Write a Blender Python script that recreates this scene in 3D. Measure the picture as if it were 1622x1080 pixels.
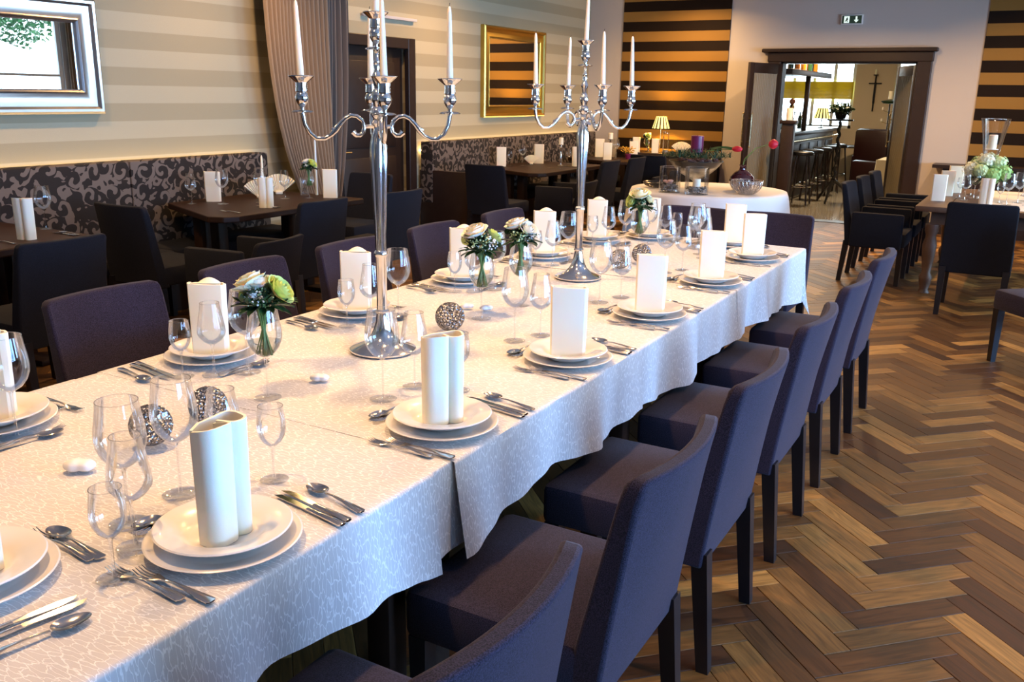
import bpy, bmesh, math, random
import numpy as np
from mathutils import Vector, Matrix
random.seed(7)
PI = math.pi
SC = bpy.context.scene
COL = SC.collection
for o in list(bpy.data.objects):
    bpy.data.objects.remove(o)

# ------------------------------------------------------------------ camera
FPX, PITCH, ROLL, YAW = 1422.3, 0.268647, 0.0167596, 0.518204
cy, sy = math.cos(YAW), math.sin(YAW)
fw = Vector((-sy*math.cos(PITCH), cy*math.cos(PITCH), -math.sin(PITCH)))
rt = Vector((cy, sy, 0)); up = rt.cross(fw)
r2 = math.cos(ROLL)*rt + math.sin(ROLL)*up
u2 = -math.sin(ROLL)*rt + math.cos(ROLL)*up
cam_d = bpy.data.cameras.new('camera')
cam = bpy.data.objects.new('camera', cam_d); COL.objects.link(cam)
M = Matrix((r2, u2, -fw)).transposed().to_4x4()
M.translation = Vector((0, 0, 1.62))
cam.matrix_world = M
cam_d.sensor_width = 36.0
cam_d.lens = FPX/1622*36
cam_d.clip_start = 0.02; cam_d.clip_end = 200
SC.camera = cam

# ------------------------------------------------------------------ world, exposure
W = bpy.data.worlds.new('world'); SC.world = W; W.use_nodes = True
bg = W.node_tree.nodes['Background']
bg.inputs[0].default_value = (0.74, 0.88, 1.0, 1); bg.inputs[1].default_value = 5.5
SC.view_settings.view_transform = 'Standard'
SC.view_settings.look = 'None'
SC.view_settings.gamma = 1.0
SC.view_settings.use_curve_mapping = False
SC.view_settings.exposure = 0.3
SC.cycles.use_denoising = True
SC.cycles.max_bounces = 12; SC.cycles.transparent_max_bounces = 40
SC.cycles.glossy_bounces = 5; SC.cycles.diffuse_bounces = 3; SC.cycles.transmission_bounces = 8
SC.cycles.sample_clamp_indirect = 4.0
SC.cycles.caustics_reflective = False; SC.cycles.caustics_refractive = False

def area(name, loc, direction, sx, sy_, power, color, spread=None):
    l = bpy.data.lights.new(name, 'AREA'); l.shape = 'RECTANGLE'; l.size = sx; l.size_y = sy_
    l.energy = power; l.color = color
    if spread: l.spread = spread
    o = bpy.data.objects.new(name, l); COL.objects.link(o); o.location = loc
    o.rotation_euler = Vector(direction).to_track_quat('-Z', 'Y').to_euler()
    return o
# daylight coming in through the tall windows of the right-hand wall (outside the glass)
DAY = (0.16, 0.43, 1.0)
area('daylight_front', (3.75, 1.6, 1.30), (-1, 0.0, -0.05), 2.6, 1.3, 370, DAY)
area('daylight_middle', (3.75, 5.0, 1.30), (-1, 0.0, -0.05), 2.6, 1.3, 370, DAY)
area('daylight_far', (3.75, 9.05, 1.15), (-1, 0.0, -0.05), 2.6, 0.9, 240, (0.45, 0.68, 1.0))
area('daylight_bar', (-4.1, 19.95, 1.7), (0, -1, -0.2), 1.7, 1.4, 150, (0.8, 0.95, 1))
WARM = (1.0, 0.57, 0.23)
DOWN = [(-1.8, 1.1, 24), (-1.8, 2.6, 24), (-1.8, 4.1, 22), (-2.2, 5.6, 16), (-5.0, 3.0, 30), (-5.0, 5.4, 30), (-5.1, 8.6, 36),
        (-4.6, 10.9, 26), (-2.2, 10.9, 75), (0.6, 8.6, 16), (-5.4, 7.3, 10), (0.7, 3.2, 20), (0.5, 6.2, 20), (-0.2, 11.4, 34), (-4.3, 12.0, 34)]

# ------------------------------------------------------------------ helpers
def new_mat(name):
    m = bpy.data.materials.new(name); m.use_nodes = True
    nt = m.node_tree; nt.nodes.clear()
    out = nt.nodes.new('ShaderNodeOutputMaterial')
    return m, nt, out
def nd(nt, t, **kw):
    n = nt.nodes.new(t)
    for k, v in kw.items():
        if k.startswith('i_'):
            key = k[2:]
            key = int(key) if key.isdigit() else key.replace('_', ' ')
            n.inputs[key].default_value = v
        else: setattr(n, k, v)
    return n
def pbr(name, color, rough=0.5, metal=0.0, bump=None, bscale=200.0, bstr=0.2, spec=None, sheen=0.0, var=0.0, vscale=8.0, trans=0.0, emis=None, emis_s=0.0, sss=0.0, coat=0.0):
    m, nt, out = new_mat(name)
    p = nd(nt, 'ShaderNodeBsdfPrincipled')
    p.inputs['Base Color'].default_value = (*color, 1); p.inputs['Roughness'].default_value = rough
    p.inputs['Metallic'].default_value = metal
    if spec is not None: p.inputs['Specular IOR Level'].default_value = spec
    if sheen: p.inputs['Sheen Weight'].default_value = sheen
    if coat: p.inputs['Coat Weight'].default_value = coat
    if trans: p.inputs['Transmission Weight'].default_value = trans
    if sss:
        p.inputs['Subsurface Weight'].default_value = sss; p.inputs['Subsurface Scale'].default_value = 0.01
    if emis:
        p.inputs['Emission Color'].default_value = (*emis, 1); p.inputs['Emission Strength'].default_value = emis_s
    tc = nd(nt, 'ShaderNodeTexCoord')
    if bump:
        n = nd(nt, 'ShaderNodeTexNoise', i_Scale=bscale, i_Detail=3.0)
        b = nd(nt, 'ShaderNodeBump', i_Strength=bstr, i_Distance=bump)
        nt.links.new(tc.outputs['Object'], n.inputs['Vector'])
        nt.links.new(n.outputs['Fac'], b.inputs['Height']); nt.links.new(b.outputs[0], p.inputs['Normal'])
    if var:
        n = nd(nt, 'ShaderNodeTexNoise', i_Scale=vscale, i_Detail=4.0)
        nt.links.new(tc.outputs['Object'], n.inputs['Vector'])
        mr = nd(nt, 'ShaderNodeMapRange', i_3=1-var, i_4=1+var)
        mx = nd(nt, 'ShaderNodeVectorMath', operation='SCALE'); mx.inputs[0].default_value = color
        nt.links.new(n.outputs['Fac'], mr.inputs[0]); nt.links.new(mr.outputs[0], mx.inputs['Scale'])
        nt.links.new(mx.outputs[0], p.inputs['Base Color'])
    nt.links.new(p.outputs[0], out.inputs[0])
    return m

def math_n(nt, op, a, b=None, c=None):
    n = nd(nt, 'ShaderNodeMath', operation=op)
    for i, v in enumerate((a, b, c)):
        if v is None: continue
        if isinstance(v, (int, float)): n.inputs[i].default_value = v
        else: nt.links.new(v, n.inputs[i])
    return n.outputs[0]
def mixc(nt, fac, a, b):
    n = nd(nt, 'ShaderNodeMix', data_type='RGBA')
    if isinstance(fac, (int, float)): n.inputs[0].default_value = fac
    else: nt.links.new(fac, n.inputs[0])
    for i, v in ((6, a), (7, b)):
        if isinstance(v, tuple): n.inputs[i].default_value = (*v, 1)
        else: nt.links.new(v, n.inputs[i])
    return n.outputs[2]

def glass_mat(name, tint=(0.985, 0.992, 0.995), edge=(0.42, 0.45, 0.46), rough=0.0, gl=1.0):
    # thin-walled glass: lets light through, mirrors by Fresnel, a little darker where it is seen edge-on
    m, nt, out = new_mat(name)
    lw = nd(nt, 'ShaderNodeLayerWeight', i_Blend=0.25)
    fr = nd(nt, 'ShaderNodeFresnel', i_IOR=1.5)
    e = math_n(nt, 'POWER', lw.outputs['Facing'], 4.0)
    c = mixc(nt, e, tint, edge)
    t = nd(nt, 'ShaderNodeBsdfTransparent'); nt.links.new(c, t.inputs[0])
    g = nd(nt, 'ShaderNodeBsdfGlossy', i_Roughness=rough); g.inputs[0].default_value = (1, 1, 1, 1)
    mx = nd(nt, 'ShaderNodeMixShader')
    f = math_n(nt, 'MULTIPLY', fr.outputs[0], gl)
    f = math_n(nt, 'MINIMUM', f, 0.7)
    nt.links.new(f, mx.inputs[0]); nt.links.new(t.outputs[0], mx.inputs[1]); nt.links.new(g.outputs[0], mx.inputs[2])
    nt.links.new(mx.outputs[0], out.inputs[0])
    return m

class MB:
    def __init__(s): s.v = []; s.f = []; s.uv = None
    def add(s, v, f):
        n = len(s.v); s.v += [tuple(p) for p in v]; s.f += [tuple(i+n for i in q) for q in f]; return s
    def box(s, a, b, mat=None):
        x0, y0, z0 = a; x1, y1, z1 = b
        v = [(x0,y0,z0),(x1,y0,z0),(x1,y1,z0),(x0,y1,z0),(x0,y0,z1),(x1,y0,z1),(x1,y1,z1),(x0,y1,z1)]
        if mat is not None: v = [mat @ Vector(p) for p in v]
        return s.add(v, [(3,2,1,0),(4,5,6,7),(0,1,5,4),(1,2,6,5),(2,3,7,6),(3,0,4,7)])
    def bbox(s, a, b, r=0.01, mat=None):
        # box with chamfered edges
        bm = bmesh.new(); bmesh.ops.create_cube(bm, size=1)
        for q in bm.verts:
            q.co = Vector([(a[i]+b[i])/2 + q.co[i]*(b[i]-a[i]) for i in range(3)])
        bmesh.ops.bevel(bm, geom=list(bm.edges), offset=r, segments=2, profile=0.5, affect='EDGES')
        if mat is not None: bmesh.ops.transform(bm, matrix=mat, verts=list(bm.verts))
        return s.bm(bm)
    def bm(s, bm):
        bm.verts.index_update()
        s.add([q.co.copy() for q in bm.verts], [[w.index for w in f.verts] for f in bm.faces]); bm.free(); return s
    def lathe(s, prof, n=24, c=(0, 0, 0), flute=None, cap0=True, cap1=True):
        v = []; f = []; m = len(prof)
        for i in range(n):
            a = 2*PI*i/n
            for (r, z) in prof:
                k = 1.0
                if flute: k = 1 - flute[1]*(0.5+0.5*math.cos(a*flute[0])) if flute[2] <= z <= flute[3] else 1
                v.append((c[0]+r*k*math.cos(a), c[1]+r*k*math.sin(a), c[2]+z))
        for i in range(n):
            j = (i+1) % n
            for k in range(m-1):
                f.append((i*m+k, j*m+k, j*m+k+1, i*m+k+1))
        if cap0 and prof[0][0] > 1e-4: f.append(tuple(reversed([i*m for i in range(n)])))
        if cap1 and prof[-1][0] > 1e-4: f.append(tuple(i*m+m-1 for i in range(n)))
        return s.add(v, f)
    def tube(s, pts, rad, n=8, cap=True):
        pts = [Vector(p) for p in pts]; m = len(pts)
        rads = rad if isinstance(rad, (list, tuple)) else [rad]*m
        v = []; f = []
        ref = None
        for i, p in enumerate(pts):
            t = (pts[min(i+1, m-1)]-pts[max(i-1, 0)]).normalized()
            if ref is None:
                ref = Vector((0, 0, 1)) if abs(t.z) < 0.9 else Vector((1, 0, 0))
            a = (ref - t*ref.dot(t)).normalized(); b = t.cross(a); ref = a
            for k in range(n):
                q = 2*PI*k/n
                v.append(p+rads[i]*(math.cos(q)*a+math.sin(q)*b))
        for i in range(m-1):
            for k in range(n):
                l = (k+1) % n
                f.append((i*n+k, i*n+l, (i+1)*n+l, (i+1)*n+k))
        if cap:
            f.append(tuple(reversed(range(n)))); f.append(tuple((m-1)*n+k for k in range(n)))
        return s.add(v, f)
    def prism(s, poly, z0, z1, mat=None):
        n = len(poly); v = [(x, y, z0) for x, y in poly]+[(x, y, z1) for x, y in poly]
        if mat is not None: v = [mat @ Vector(p) for p in v]
        return s.add(v, [tuple(reversed(range(n))), tuple(range(n, 2*n))]+[(i, (i+1) % n, n+(i+1) % n, n+i) for i in range(n)])
    def ball(s, c, r, sc=(1, 1, 1), sub=2):
        bm = bmesh.new(); bmesh.ops.create_icosphere(bm, subdivisions=sub, radius=1)
        for q in bm.verts: q.co = Vector((c[0]+q.co.x*r*sc[0], c[1]+q.co.y*r*sc[1], c[2]+q.co.z*r*sc[2]))
        return s.bm(bm)
    def grid(s, fn, nu, nv):
        v = [fn(i/nu, j/nv) for i in range(nu+1) for j in range(nv+1)]
        return s.add(v, [(i*(nv+1)+j, (i+1)*(nv+1)+j, (i+1)*(nv+1)+j+1, i*(nv+1)+j+1) for i in range(nu) for j in range(nv)])
    def mesh(s, name, mat, smooth=True, angle=40):
        me = bpy.data.meshes.new(name); me.from_pydata(s.v, [], s.f)
        if mat: me.materials.append(mat)
        bm = bmesh.new(); bm.from_mesh(me); bmesh.ops.recalc_face_normals(bm, faces=bm.faces)
        if smooth:
            ang = math.radians(angle)
            for f in bm.faces: f.smooth = True
            for e in bm.edges:
                if len(e.link_faces) != 2 or e.calc_face_angle(0) > ang: e.smooth = False
        bm.to_mesh(me); bm.free()
        return me
    def obj(s, name, mat, parent=None, smooth=True, angle=40, loc=None):
        return link(name, s.mesh(name, mat, smooth, angle), parent, loc)

def link(name, data, parent=None, loc=None, rot=None):
    o = bpy.data.objects.new(name, data); COL.objects.link(o)
    if parent: o.parent = parent
    if loc: o.location = loc
    if rot: o.rotation_euler = rot
    return o
def tag(o, label, cat, group=None, kind=None):
    o['label'] = label; o['category'] = cat
    if group: o['group'] = group
    if kind: o['kind'] = kind
    return o
def thing(name, label, cat, loc=(0, 0, 0), rz=0.0, group=None):
    o = link(name, None, None, loc, (0, 0, rz)); o.empty_display_size = 0.05
    return tag(o, label, cat, group)
def struct(name, mb, mat, parent=None, smooth=False):
    o = mb.obj(name, mat, parent, smooth); o['kind'] = 'structure'; return o
def children(o): return KIDS.get(o.name, [])
def dup(root, loc=None, rz=None, label=None, group=None, rx=None, scale=None):
    r = root.copy(); COL.objects.link(r)
    if loc: r.location = loc
    if rz is not None: r.rotation_euler = (root.rotation_euler.x, root.rotation_euler.y, rz)
    if scale: r.scale = scale
    if label: r['label'] = label
    if group: r['group'] = group
    for ch in KIDS[root.name]:
        c = ch.copy(); COL.objects.link(c); c.parent = r
        for g in KIDS.get(ch.name, ()):
            d = g.copy(); COL.objects.link(d); d.parent = c
    return r
KIDS = {}
def reg(root):
    bpy.context.view_layer.update()
    KIDS[root.name] = list(root.children)
    for c in root.children:
        if c.children: KIDS[c.name] = list(c.children)
    return root
class Proto:
    """first use moves the prototype itself, later uses copy it"""
    def __init__(s, root): s.root = reg(root); s.used = False
    def place(s, loc, rz, label, group=None, scale=None):
        if not s.used:
            s.used = True; o = s.root; o.location = loc; o.rotation_euler[2] = rz; o['label'] = label
            if group: o['group'] = group
            if scale: o.scale = scale
            return o
        return dup(s.root, loc, rz, label, group, scale=scale or (1, 1, 1))

# ------------------------------------------------------------------ materials
def stripes_mat(name, z0, h, ca, cb, rough=0.75, metal_b=0.0):
    m, nt, out = new_mat(name)
    g = nd(nt, 'ShaderNodeNewGeometry'); s = nd(nt, 'ShaderNodeSeparateXYZ'); nt.links.new(g.outputs['Position'], s.inputs[0])
    a = math_n(nt, 'SUBTRACT', s.outputs['Z'], z0); a = math_n(nt, 'DIVIDE', a, 2*h); a = math_n(nt, 'FRACT', a)
    a = math_n(nt, 'LESS_THAN', a, 0.5)
    n = nd(nt, 'ShaderNodeTexNoise', i_Scale=260.0, i_Detail=2.0); nt.links.new(g.outputs['Position'], n.inputs[0])
    mr = nd(nt, 'ShaderNodeMapRange', i_3=0.86, i_4=1.14); nt.links.new(n.outputs[0], mr.inputs[0])
    c = mixc(nt, a, cb, ca)
    v = nd(nt, 'ShaderNodeVectorMath', operation='SCALE'); nt.links.new(c, v.inputs[0]); nt.links.new(mr.outputs[0], v.inputs['Scale'])
    p = nd(nt, 'ShaderNodeBsdfPrincipled', i_Roughness=rough); nt.links.new(v.outputs[0], p.inputs['Base Color']); p.inputs['Specular IOR Level'].default_value = 0.15
    if metal_b: nt.links.new(math_n(nt, 'MULTIPLY', math_n(nt, 'SUBTRACT', 1.0, a), metal_b), p.inputs['Metallic'])
    b = nd(nt, 'ShaderNodeBump', i_Strength=0.25, i_Distance=0.002); nt.links.new(n.outputs[0], b.inputs['Height']); nt.links.new(b.outputs[0], p.inputs['Normal'])
    nt.links.new(p.outputs[0], out.inputs[0]); return m
M_left_wall = stripes_mat('beige_striped_wallpaper', 1.24, 0.1315, (0.45, 0.395, 0.26), (0.355, 0.305, 0.19))
M_back_stripe = stripes_mat('brown_gold_stripes', 1.15, 0.1362, (0.011, 0.006, 0.004), (0.27, 0.155, 0.042), 0.7)
M_back_stripe2 = stripes_mat('brown_gold_stripes_right', 1.11, 0.1418, (0.011, 0.006, 0.004), (0.27, 0.155, 0.042), 0.7)
M_plaster = pbr('grey_plaster', (0.50, 0.47, 0.45), 0.85, bump=0.002, bscale=120, bstr=0.3)
M_ceiling = pbr('ceiling_paint', (0.62, 0.60, 0.56), 0.9)
M_cream = pbr('cream_wall', (0.66, 0.53, 0.37), 0.85)
M_darkwood = pbr('dark_brown_wood', (0.018, 0.009, 0.006), 0.42, var=0.35, vscale=14)
M_tablewood = pbr('brown_table_wood', (0.020, 0.009, 0.005), 0.5, spec=.2, var=0.35, vscale=20)
M_paletable = pbr('worn_brown_wood', (0.085, 0.045, 0.026), 0.5, var=0.3, vscale=20)
M_black = pbr('black_lacquer', (0.008, 0.007, 0.008), 0.35)
M_napkin = pbr('cream_paper', (0.93, 0.88, 0.72), 0.85, bump=0.0006, bscale=500, bstr=0.3, sss=0.15)
M_plate = pbr('white_porcelain', (0.84, 0.81, 0.76), 0.22, coat=0.3)
M_silver = pbr('polished_silver', (0.78, 0.76, 0.73), 0.10, 1.0, bump=0.0006, bscale=90, bstr=0.12)
M_steel = pbr('cutlery_steel', (0.62, 0.58, 0.54), 0.13, 1.0)
M_wax = pbr('ivory_wax', (0.88, 0.83, 0.66), 0.45, sss=0.3)
M_wick = pbr('black_wick', (0.02, 0.02, 0.02), 0.9)
M_glass = glass_mat('clear_glass', gl=1.1)
M_foot = glass_mat('glass_foot', edge=(0.86, 0.88, 0.89), gl=0.55)
M_stemglass = glass_mat('solid_stem_glass', (0.94, 0.95, 0.96), (0.35, 0.37, 0.39), gl=1.2)
M_water = glass_mat('water', (0.93, 0.96, 0.94), (0.75, 0.8, 0.78))
M_pane = glass_mat('window_pane', (0.97, 0.99, 0.99), (0.8, 0.85, 0.85))
M_mirror = pbr('mirror_glass', (0.92, 0.93, 0.93), 0.008, 1.0)
M_gold = pbr('old_gold', (0.62, 0.42, 0.10), 0.32, 1.0, bump=0.002, bscale=60, bstr=0.3)
M_silverframe = pbr('silver_leaf', (0.52, 0.51, 0.49), 0.28, 1.0, bump=0.001, bscale=50, bstr=0.15)
M_leaf = pbr('green_leaf', (0.035, 0.10, 0.022), 0.45, var=0.4, vscale=30)
M_leaf2 = pbr('dark_green_leaf', (0.016, 0.05, 0.016), 0.4, var=0.3, vscale=30)
M_stem = pbr('green_stem', (0.13, 0.24, 0.05), 0.5, var=0.3, vscale=40)
M_rose = pbr('cream_petal', (0.86, 0.84, 0.58), 0.55, sss=0.2)
M_rose_w = pbr('white_petal', (0.88, 0.87, 0.76), 0.55, sss=0.2)
M_rose_g = pbr('green_white_petal', (0.62, 0.74, 0.25), 0.55, sss=0.2)
M_berry = pbr('pale_green_berry', (0.5, 0.66, 0.35), 0.35)
M_curtain = pbr('taupe_curtain', (0.27, 0.185, 0.11), 0.85, bump=0.001, bscale=300, bstr=0.3, sheen=0.3)
M_curtain2 = pbr('grey_brown_curtain', (0.15, 0.11, 0.08), 0.85, bump=0.001, bscale=300, bstr=0.3, sheen=0.3)
M_tile = pbr('grey_stone_floor', (0.33, 0.30, 0.25), 0.10, spec=.8, var=0.15, vscale=3)
M_stone = pbr('white_stone', (0.9, 0.89, 0.87), 0.4)
M_red = pbr('red_petal', (0.65, 0.01, 0.03), 0.5)
M_purplewax = pbr('purple_wax', (0.17, 0.012, 0.075), 0.35)
M_darkred = pbr('dark_red_ceramic', (0.05, 0.003, 0.010), 0.08, coat=1.0)
M_gravel = pbr('grey_gravel', (0.36, 0.34, 0.31), 0.8, bump=0.01, bscale=60, bstr=1.0, var=0.5, vscale=60)
M_wire = pbr('silver_wire', (0.6, 0.55, 0.5), 0.25, 1.0)
M_brass = pbr('brass', (0.75, 0.62, 0.35), 0.25, 1.0)
M_white_lin = pbr('white_linen', (0.80, 0.79, 0.78), 0.8, bump=0.001, bscale=200, bstr=0.3)
M_white_paint = pbr('white_paint', (0.78, 0.80, 0.80), 0.5)
M_redleather = pbr('dark_red_leather', (0.014, 0.003, 0.003), 0.4)
M_bluegrey = pbr('window_frame_paint', (0.45, 0.60, 0.68), 0.5)

def fabric(name, c1, c2, sheen=0.25):
    m, nt, out = new_mat(name)
    tc = nd(nt, 'ShaderNodeTexCoord')
    n = nd(nt, 'ShaderNodeTexNoise', i_Scale=420.0, i_Detail=2.0); nt.links.new(tc.outputs['Object'], n.inputs[0])
    w = nd(nt, 'ShaderNodeTexNoise', i_Scale=5.0, i_Detail=3.0); nt.links.new(tc.outputs['Object'], w.inputs[0])
    mr = nd(nt, 'ShaderNodeMapRange', i_1=0.35, i_2=0.65); nt.links.new(n.outputs[0], mr.inputs[0])
    c = mixc(nt, mr.outputs[0], c1, c2)
    mr2 = nd(nt, 'ShaderNodeMapRange', i_3=0.85, i_4=1.15); nt.links.new(w.outputs[0], mr2.inputs[0])
    v = nd(nt, 'ShaderNodeVectorMath', operation='SCALE'); nt.links.new(c, v.inputs[0]); nt.links.new(mr2.outputs[0], v.inputs['Scale'])
    p = nd(nt, 'ShaderNodeBsdfPrincipled', i_Roughness=0.9); nt.links.new(v.outputs[0], p.inputs['Base Color'])
    p.inputs['Sheen Weight'].default_value = sheen; p.inputs['Specular IOR Level'].default_value = 0.2
    b = nd(nt, 'ShaderNodeBump', i_Strength=0.5, i_Distance=0.001); nt.links.new(n.outputs[0], b.inputs['Height']); nt.links.new(b.outputs[0], p.inputs['Normal'])
    nt.links.new(p.outputs[0], out.inputs[0]); return m
M_chair = fabric('aubergine_fabric', (0.007, 0.005, 0.010), (0.037, 0.027, 0.052), 0.10)
M_chair_dark = fabric('black_blue_fabric', (0.004, 0.005, 0.008), (0.012, 0.013, 0.020), 0.02)

def wood_planks(name, use_island=False):
    m, nt, out = new_mat(name)
    if use_island: rnd = nd(nt, 'ShaderNodeNewGeometry').outputs['Random Per Island']
    else: rnd = nd(nt, 'ShaderNodeObjectInfo').outputs['Random']
    uv = nd(nt, 'ShaderNodeUVMap', uv_map='plank')
    mp = nd(nt, 'ShaderNodeVectorMath', operation='MULTIPLY'); nt.links.new(uv.outputs[0], mp.inputs[0]); mp.inputs[1].default_value = (5.0, 55.0, 1)
    off = nd(nt, 'ShaderNodeCombineXYZ'); r10 = math_n(nt, 'MULTIPLY', rnd, 137.0)
    nt.links.new(r10, off.inputs[0]); nt.links.new(math_n(nt, 'MULTIPLY', rnd, 71.0), off.inputs[1]); nt.links.new(r10, off.inputs[2])
    ad = nd(nt, 'ShaderNodeVectorMath', operation='ADD'); nt.links.new(mp.outputs[0], ad.inputs[0]); nt.links.new(off.outputs[0], ad.inputs[1])
    n = nd(nt, 'ShaderNodeTexNoise', i_Scale=1.0, i_Detail=6.0, i_Distortion=1.2); nt.links.new(ad.outputs[0], n.inputs[0])
    cr = nd(nt, 'ShaderNodeValToRGB'); nt.links.new(rnd, cr.inputs[0])
    e = cr.color_ramp.elements
    e[0].position = 0.0; e[0].color = (0.045, 0.017, 0.0055, 1); e[1].position = 1.0; e[1].color = (0.40, 0.205, 0.050, 1)
    for ps, c in ((0.3, (0.085, 0.036, 0.009, 1)), (0.65, (0.145, 0.067, 0.016, 1)), (0.88, (0.22, 0.105, 0.025, 1))):
        x = e.new(ps); x.color = c
    mr = nd(nt, 'ShaderNodeMapRange', i_1=0.3, i_2=0.7, i_3=0.55, i_4=1.35); nt.links.new(n.outputs[0], mr.inputs[0])
    v = nd(nt, 'ShaderNodeVectorMath', operation='SCALE'); nt.links.new(cr.outputs[0], v.inputs[0]); nt.links.new(mr.outputs[0], v.inputs['Scale'])
    p = nd(nt, 'ShaderNodeBsdfPrincipled', i_Roughness=0.42); nt.links.new(v.outputs[0], p.inputs['Base Color'])
    nt.links.new(math_n(nt, 'ADD', math_n(nt, 'MULTIPLY', n.outputs[0], 0.25), 0.36), p.inputs['Roughness']); p.inputs['Specular IOR Level'].default_value = 0.3
    b = nd(nt, 'ShaderNodeBump', i_Strength=0.35, i_Distance=0.001); nt.links.new(n.outputs[0], b.inputs['Height']); nt.links.new(b.outputs[0], p.inputs['Normal'])
    nt.links.new(p.outputs[0], out.inputs[0]); return m
M_plank = wood_planks('oak_herringbone'); M_plank_far = wood_planks('oak_herringbone_far', True)

def damask(name, sc, origin):
    # brown plush scrolls on a taupe ground: spirals and leaf blobs around jittered centres, laid over the Y-Z plane
    m, nt, out = new_mat(name)
    g = nd(nt, 'ShaderNodeNewGeometry'); s = nd(nt, 'ShaderNodeSeparateXYZ'); nt.links.new(g.outputs['Position'], s.inputs[0])
    cb = nd(nt, 'ShaderNodeCombineXYZ'); nt.links.new(math_n(nt, 'ADD', s.outputs['Y'], s.outputs['X']), cb.inputs[0]); nt.links.new(s.outputs['Z'], cb.inputs[1])
    nz = nd(nt, 'ShaderNodeTexNoise', i_Scale=9.0, i_Detail=1.0); nt.links.new(cb.outputs[0], nz.inputs[0])
    d = nd(nt, 'ShaderNodeVectorMath', operation='SCALE', i_Scale=0.05); nt.links.new(nz.outputs['Color'], d.inputs[0])
    q = nd(nt, 'ShaderNodeVectorMath', operation='ADD'); nt.links.new(cb.outputs[0], q.inputs[0]); nt.links.new(d.outputs[0], q.inputs[1])
    vo = nd(nt, 'ShaderNodeTexVoronoi', voronoi_dimensions='2D', i_Scale=sc, i_Randomness=0.75); nt.links.new(q.outputs[0], vo.inputs['Vector'])
    scl = nd(nt, 'ShaderNodeVectorMath', operation='SCALE', i_Scale=sc); nt.links.new(q.outputs[0], scl.inputs[0])
    psc = nd(nt, 'ShaderNodeVectorMath', operation='SCALE', i_Scale=sc); nt.links.new(vo.outputs['Position'], psc.inputs[0])
    df = nd(nt, 'ShaderNodeVectorMath', operation='SUBTRACT'); nt.links.new(scl.outputs[0], df.inputs[0]); nt.links.new(psc.outputs[0], df.inputs[1])
    ds = nd(nt, 'ShaderNodeSeparateXYZ'); nt.links.new(df.outputs[0], ds.inputs[0])
    th = math_n(nt, 'ARCTAN2', ds.outputs['Y'], ds.outputs['X'])
    ln = nd(nt, 'ShaderNodeVectorMath', operation='LENGTH'); nt.links.new(df.outputs[0], ln.inputs[0])
    cs = nd(nt, 'ShaderNodeSeparateXYZ'); nt.links.new(vo.outputs['Color'], cs.inputs[0])
    sgn = math_n(nt, 'SUBTRACT', math_n(nt, 'MULTIPLY', math_n(nt, 'GREATER_THAN', cs.outputs['X'], 0.5), 2.0), 1.0)
    ph = math_n(nt, 'ADD', math_n(nt, 'MULTIPLY', th, sgn), math_n(nt, 'MULTIPLY', cs.outputs['Y'], 6.28))
    sp = math_n(nt, 'SINE', math_n(nt, 'SUBTRACT', math_n(nt, 'MULTIPLY', ln.outputs['Value'], 15.0), ph))
    spm = math_n(nt, 'GREATER_THAN', sp, -0.35)
    inner = math_n(nt, 'LESS_THAN', ln.outputs['Value'], 0.42)
    ve = nd(nt, 'ShaderNodeTexNoise', i_Scale=sc*1.55, i_Detail=0.5, i_Distortion=2.2); nt.links.new(cb.outputs[0], ve.inputs[0])
    blob = math_n(nt, 'GREATER_THAN', ve.outputs[0], 0.49)
    a = math_n(nt, 'ADD', math_n(nt, 'MULTIPLY', spm, inner), math_n(nt, 'MULTIPLY', blob, math_n(nt, 'SUBTRACT', 1.0, inner)))
    c = mixc(nt, a, (0.125, 0.098, 0.080), (0.007, 0.004, 0.003))
    p = nd(nt, 'ShaderNodeBsdfPrincipled', i_Roughness=0.85); nt.links.new(c, p.inputs['Base Color'])
    b = nd(nt, 'ShaderNodeBump', i_Strength=0.4, i_Distance=0.003); nt.links.new(a, b.inputs['Height']); nt.links.new(b.outputs[0], p.inputs['Normal'])
    nt.links.new(p.outputs[0], out.inputs[0]); return m
M_damask = damask('scroll_damask', 6.2, 0)

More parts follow.
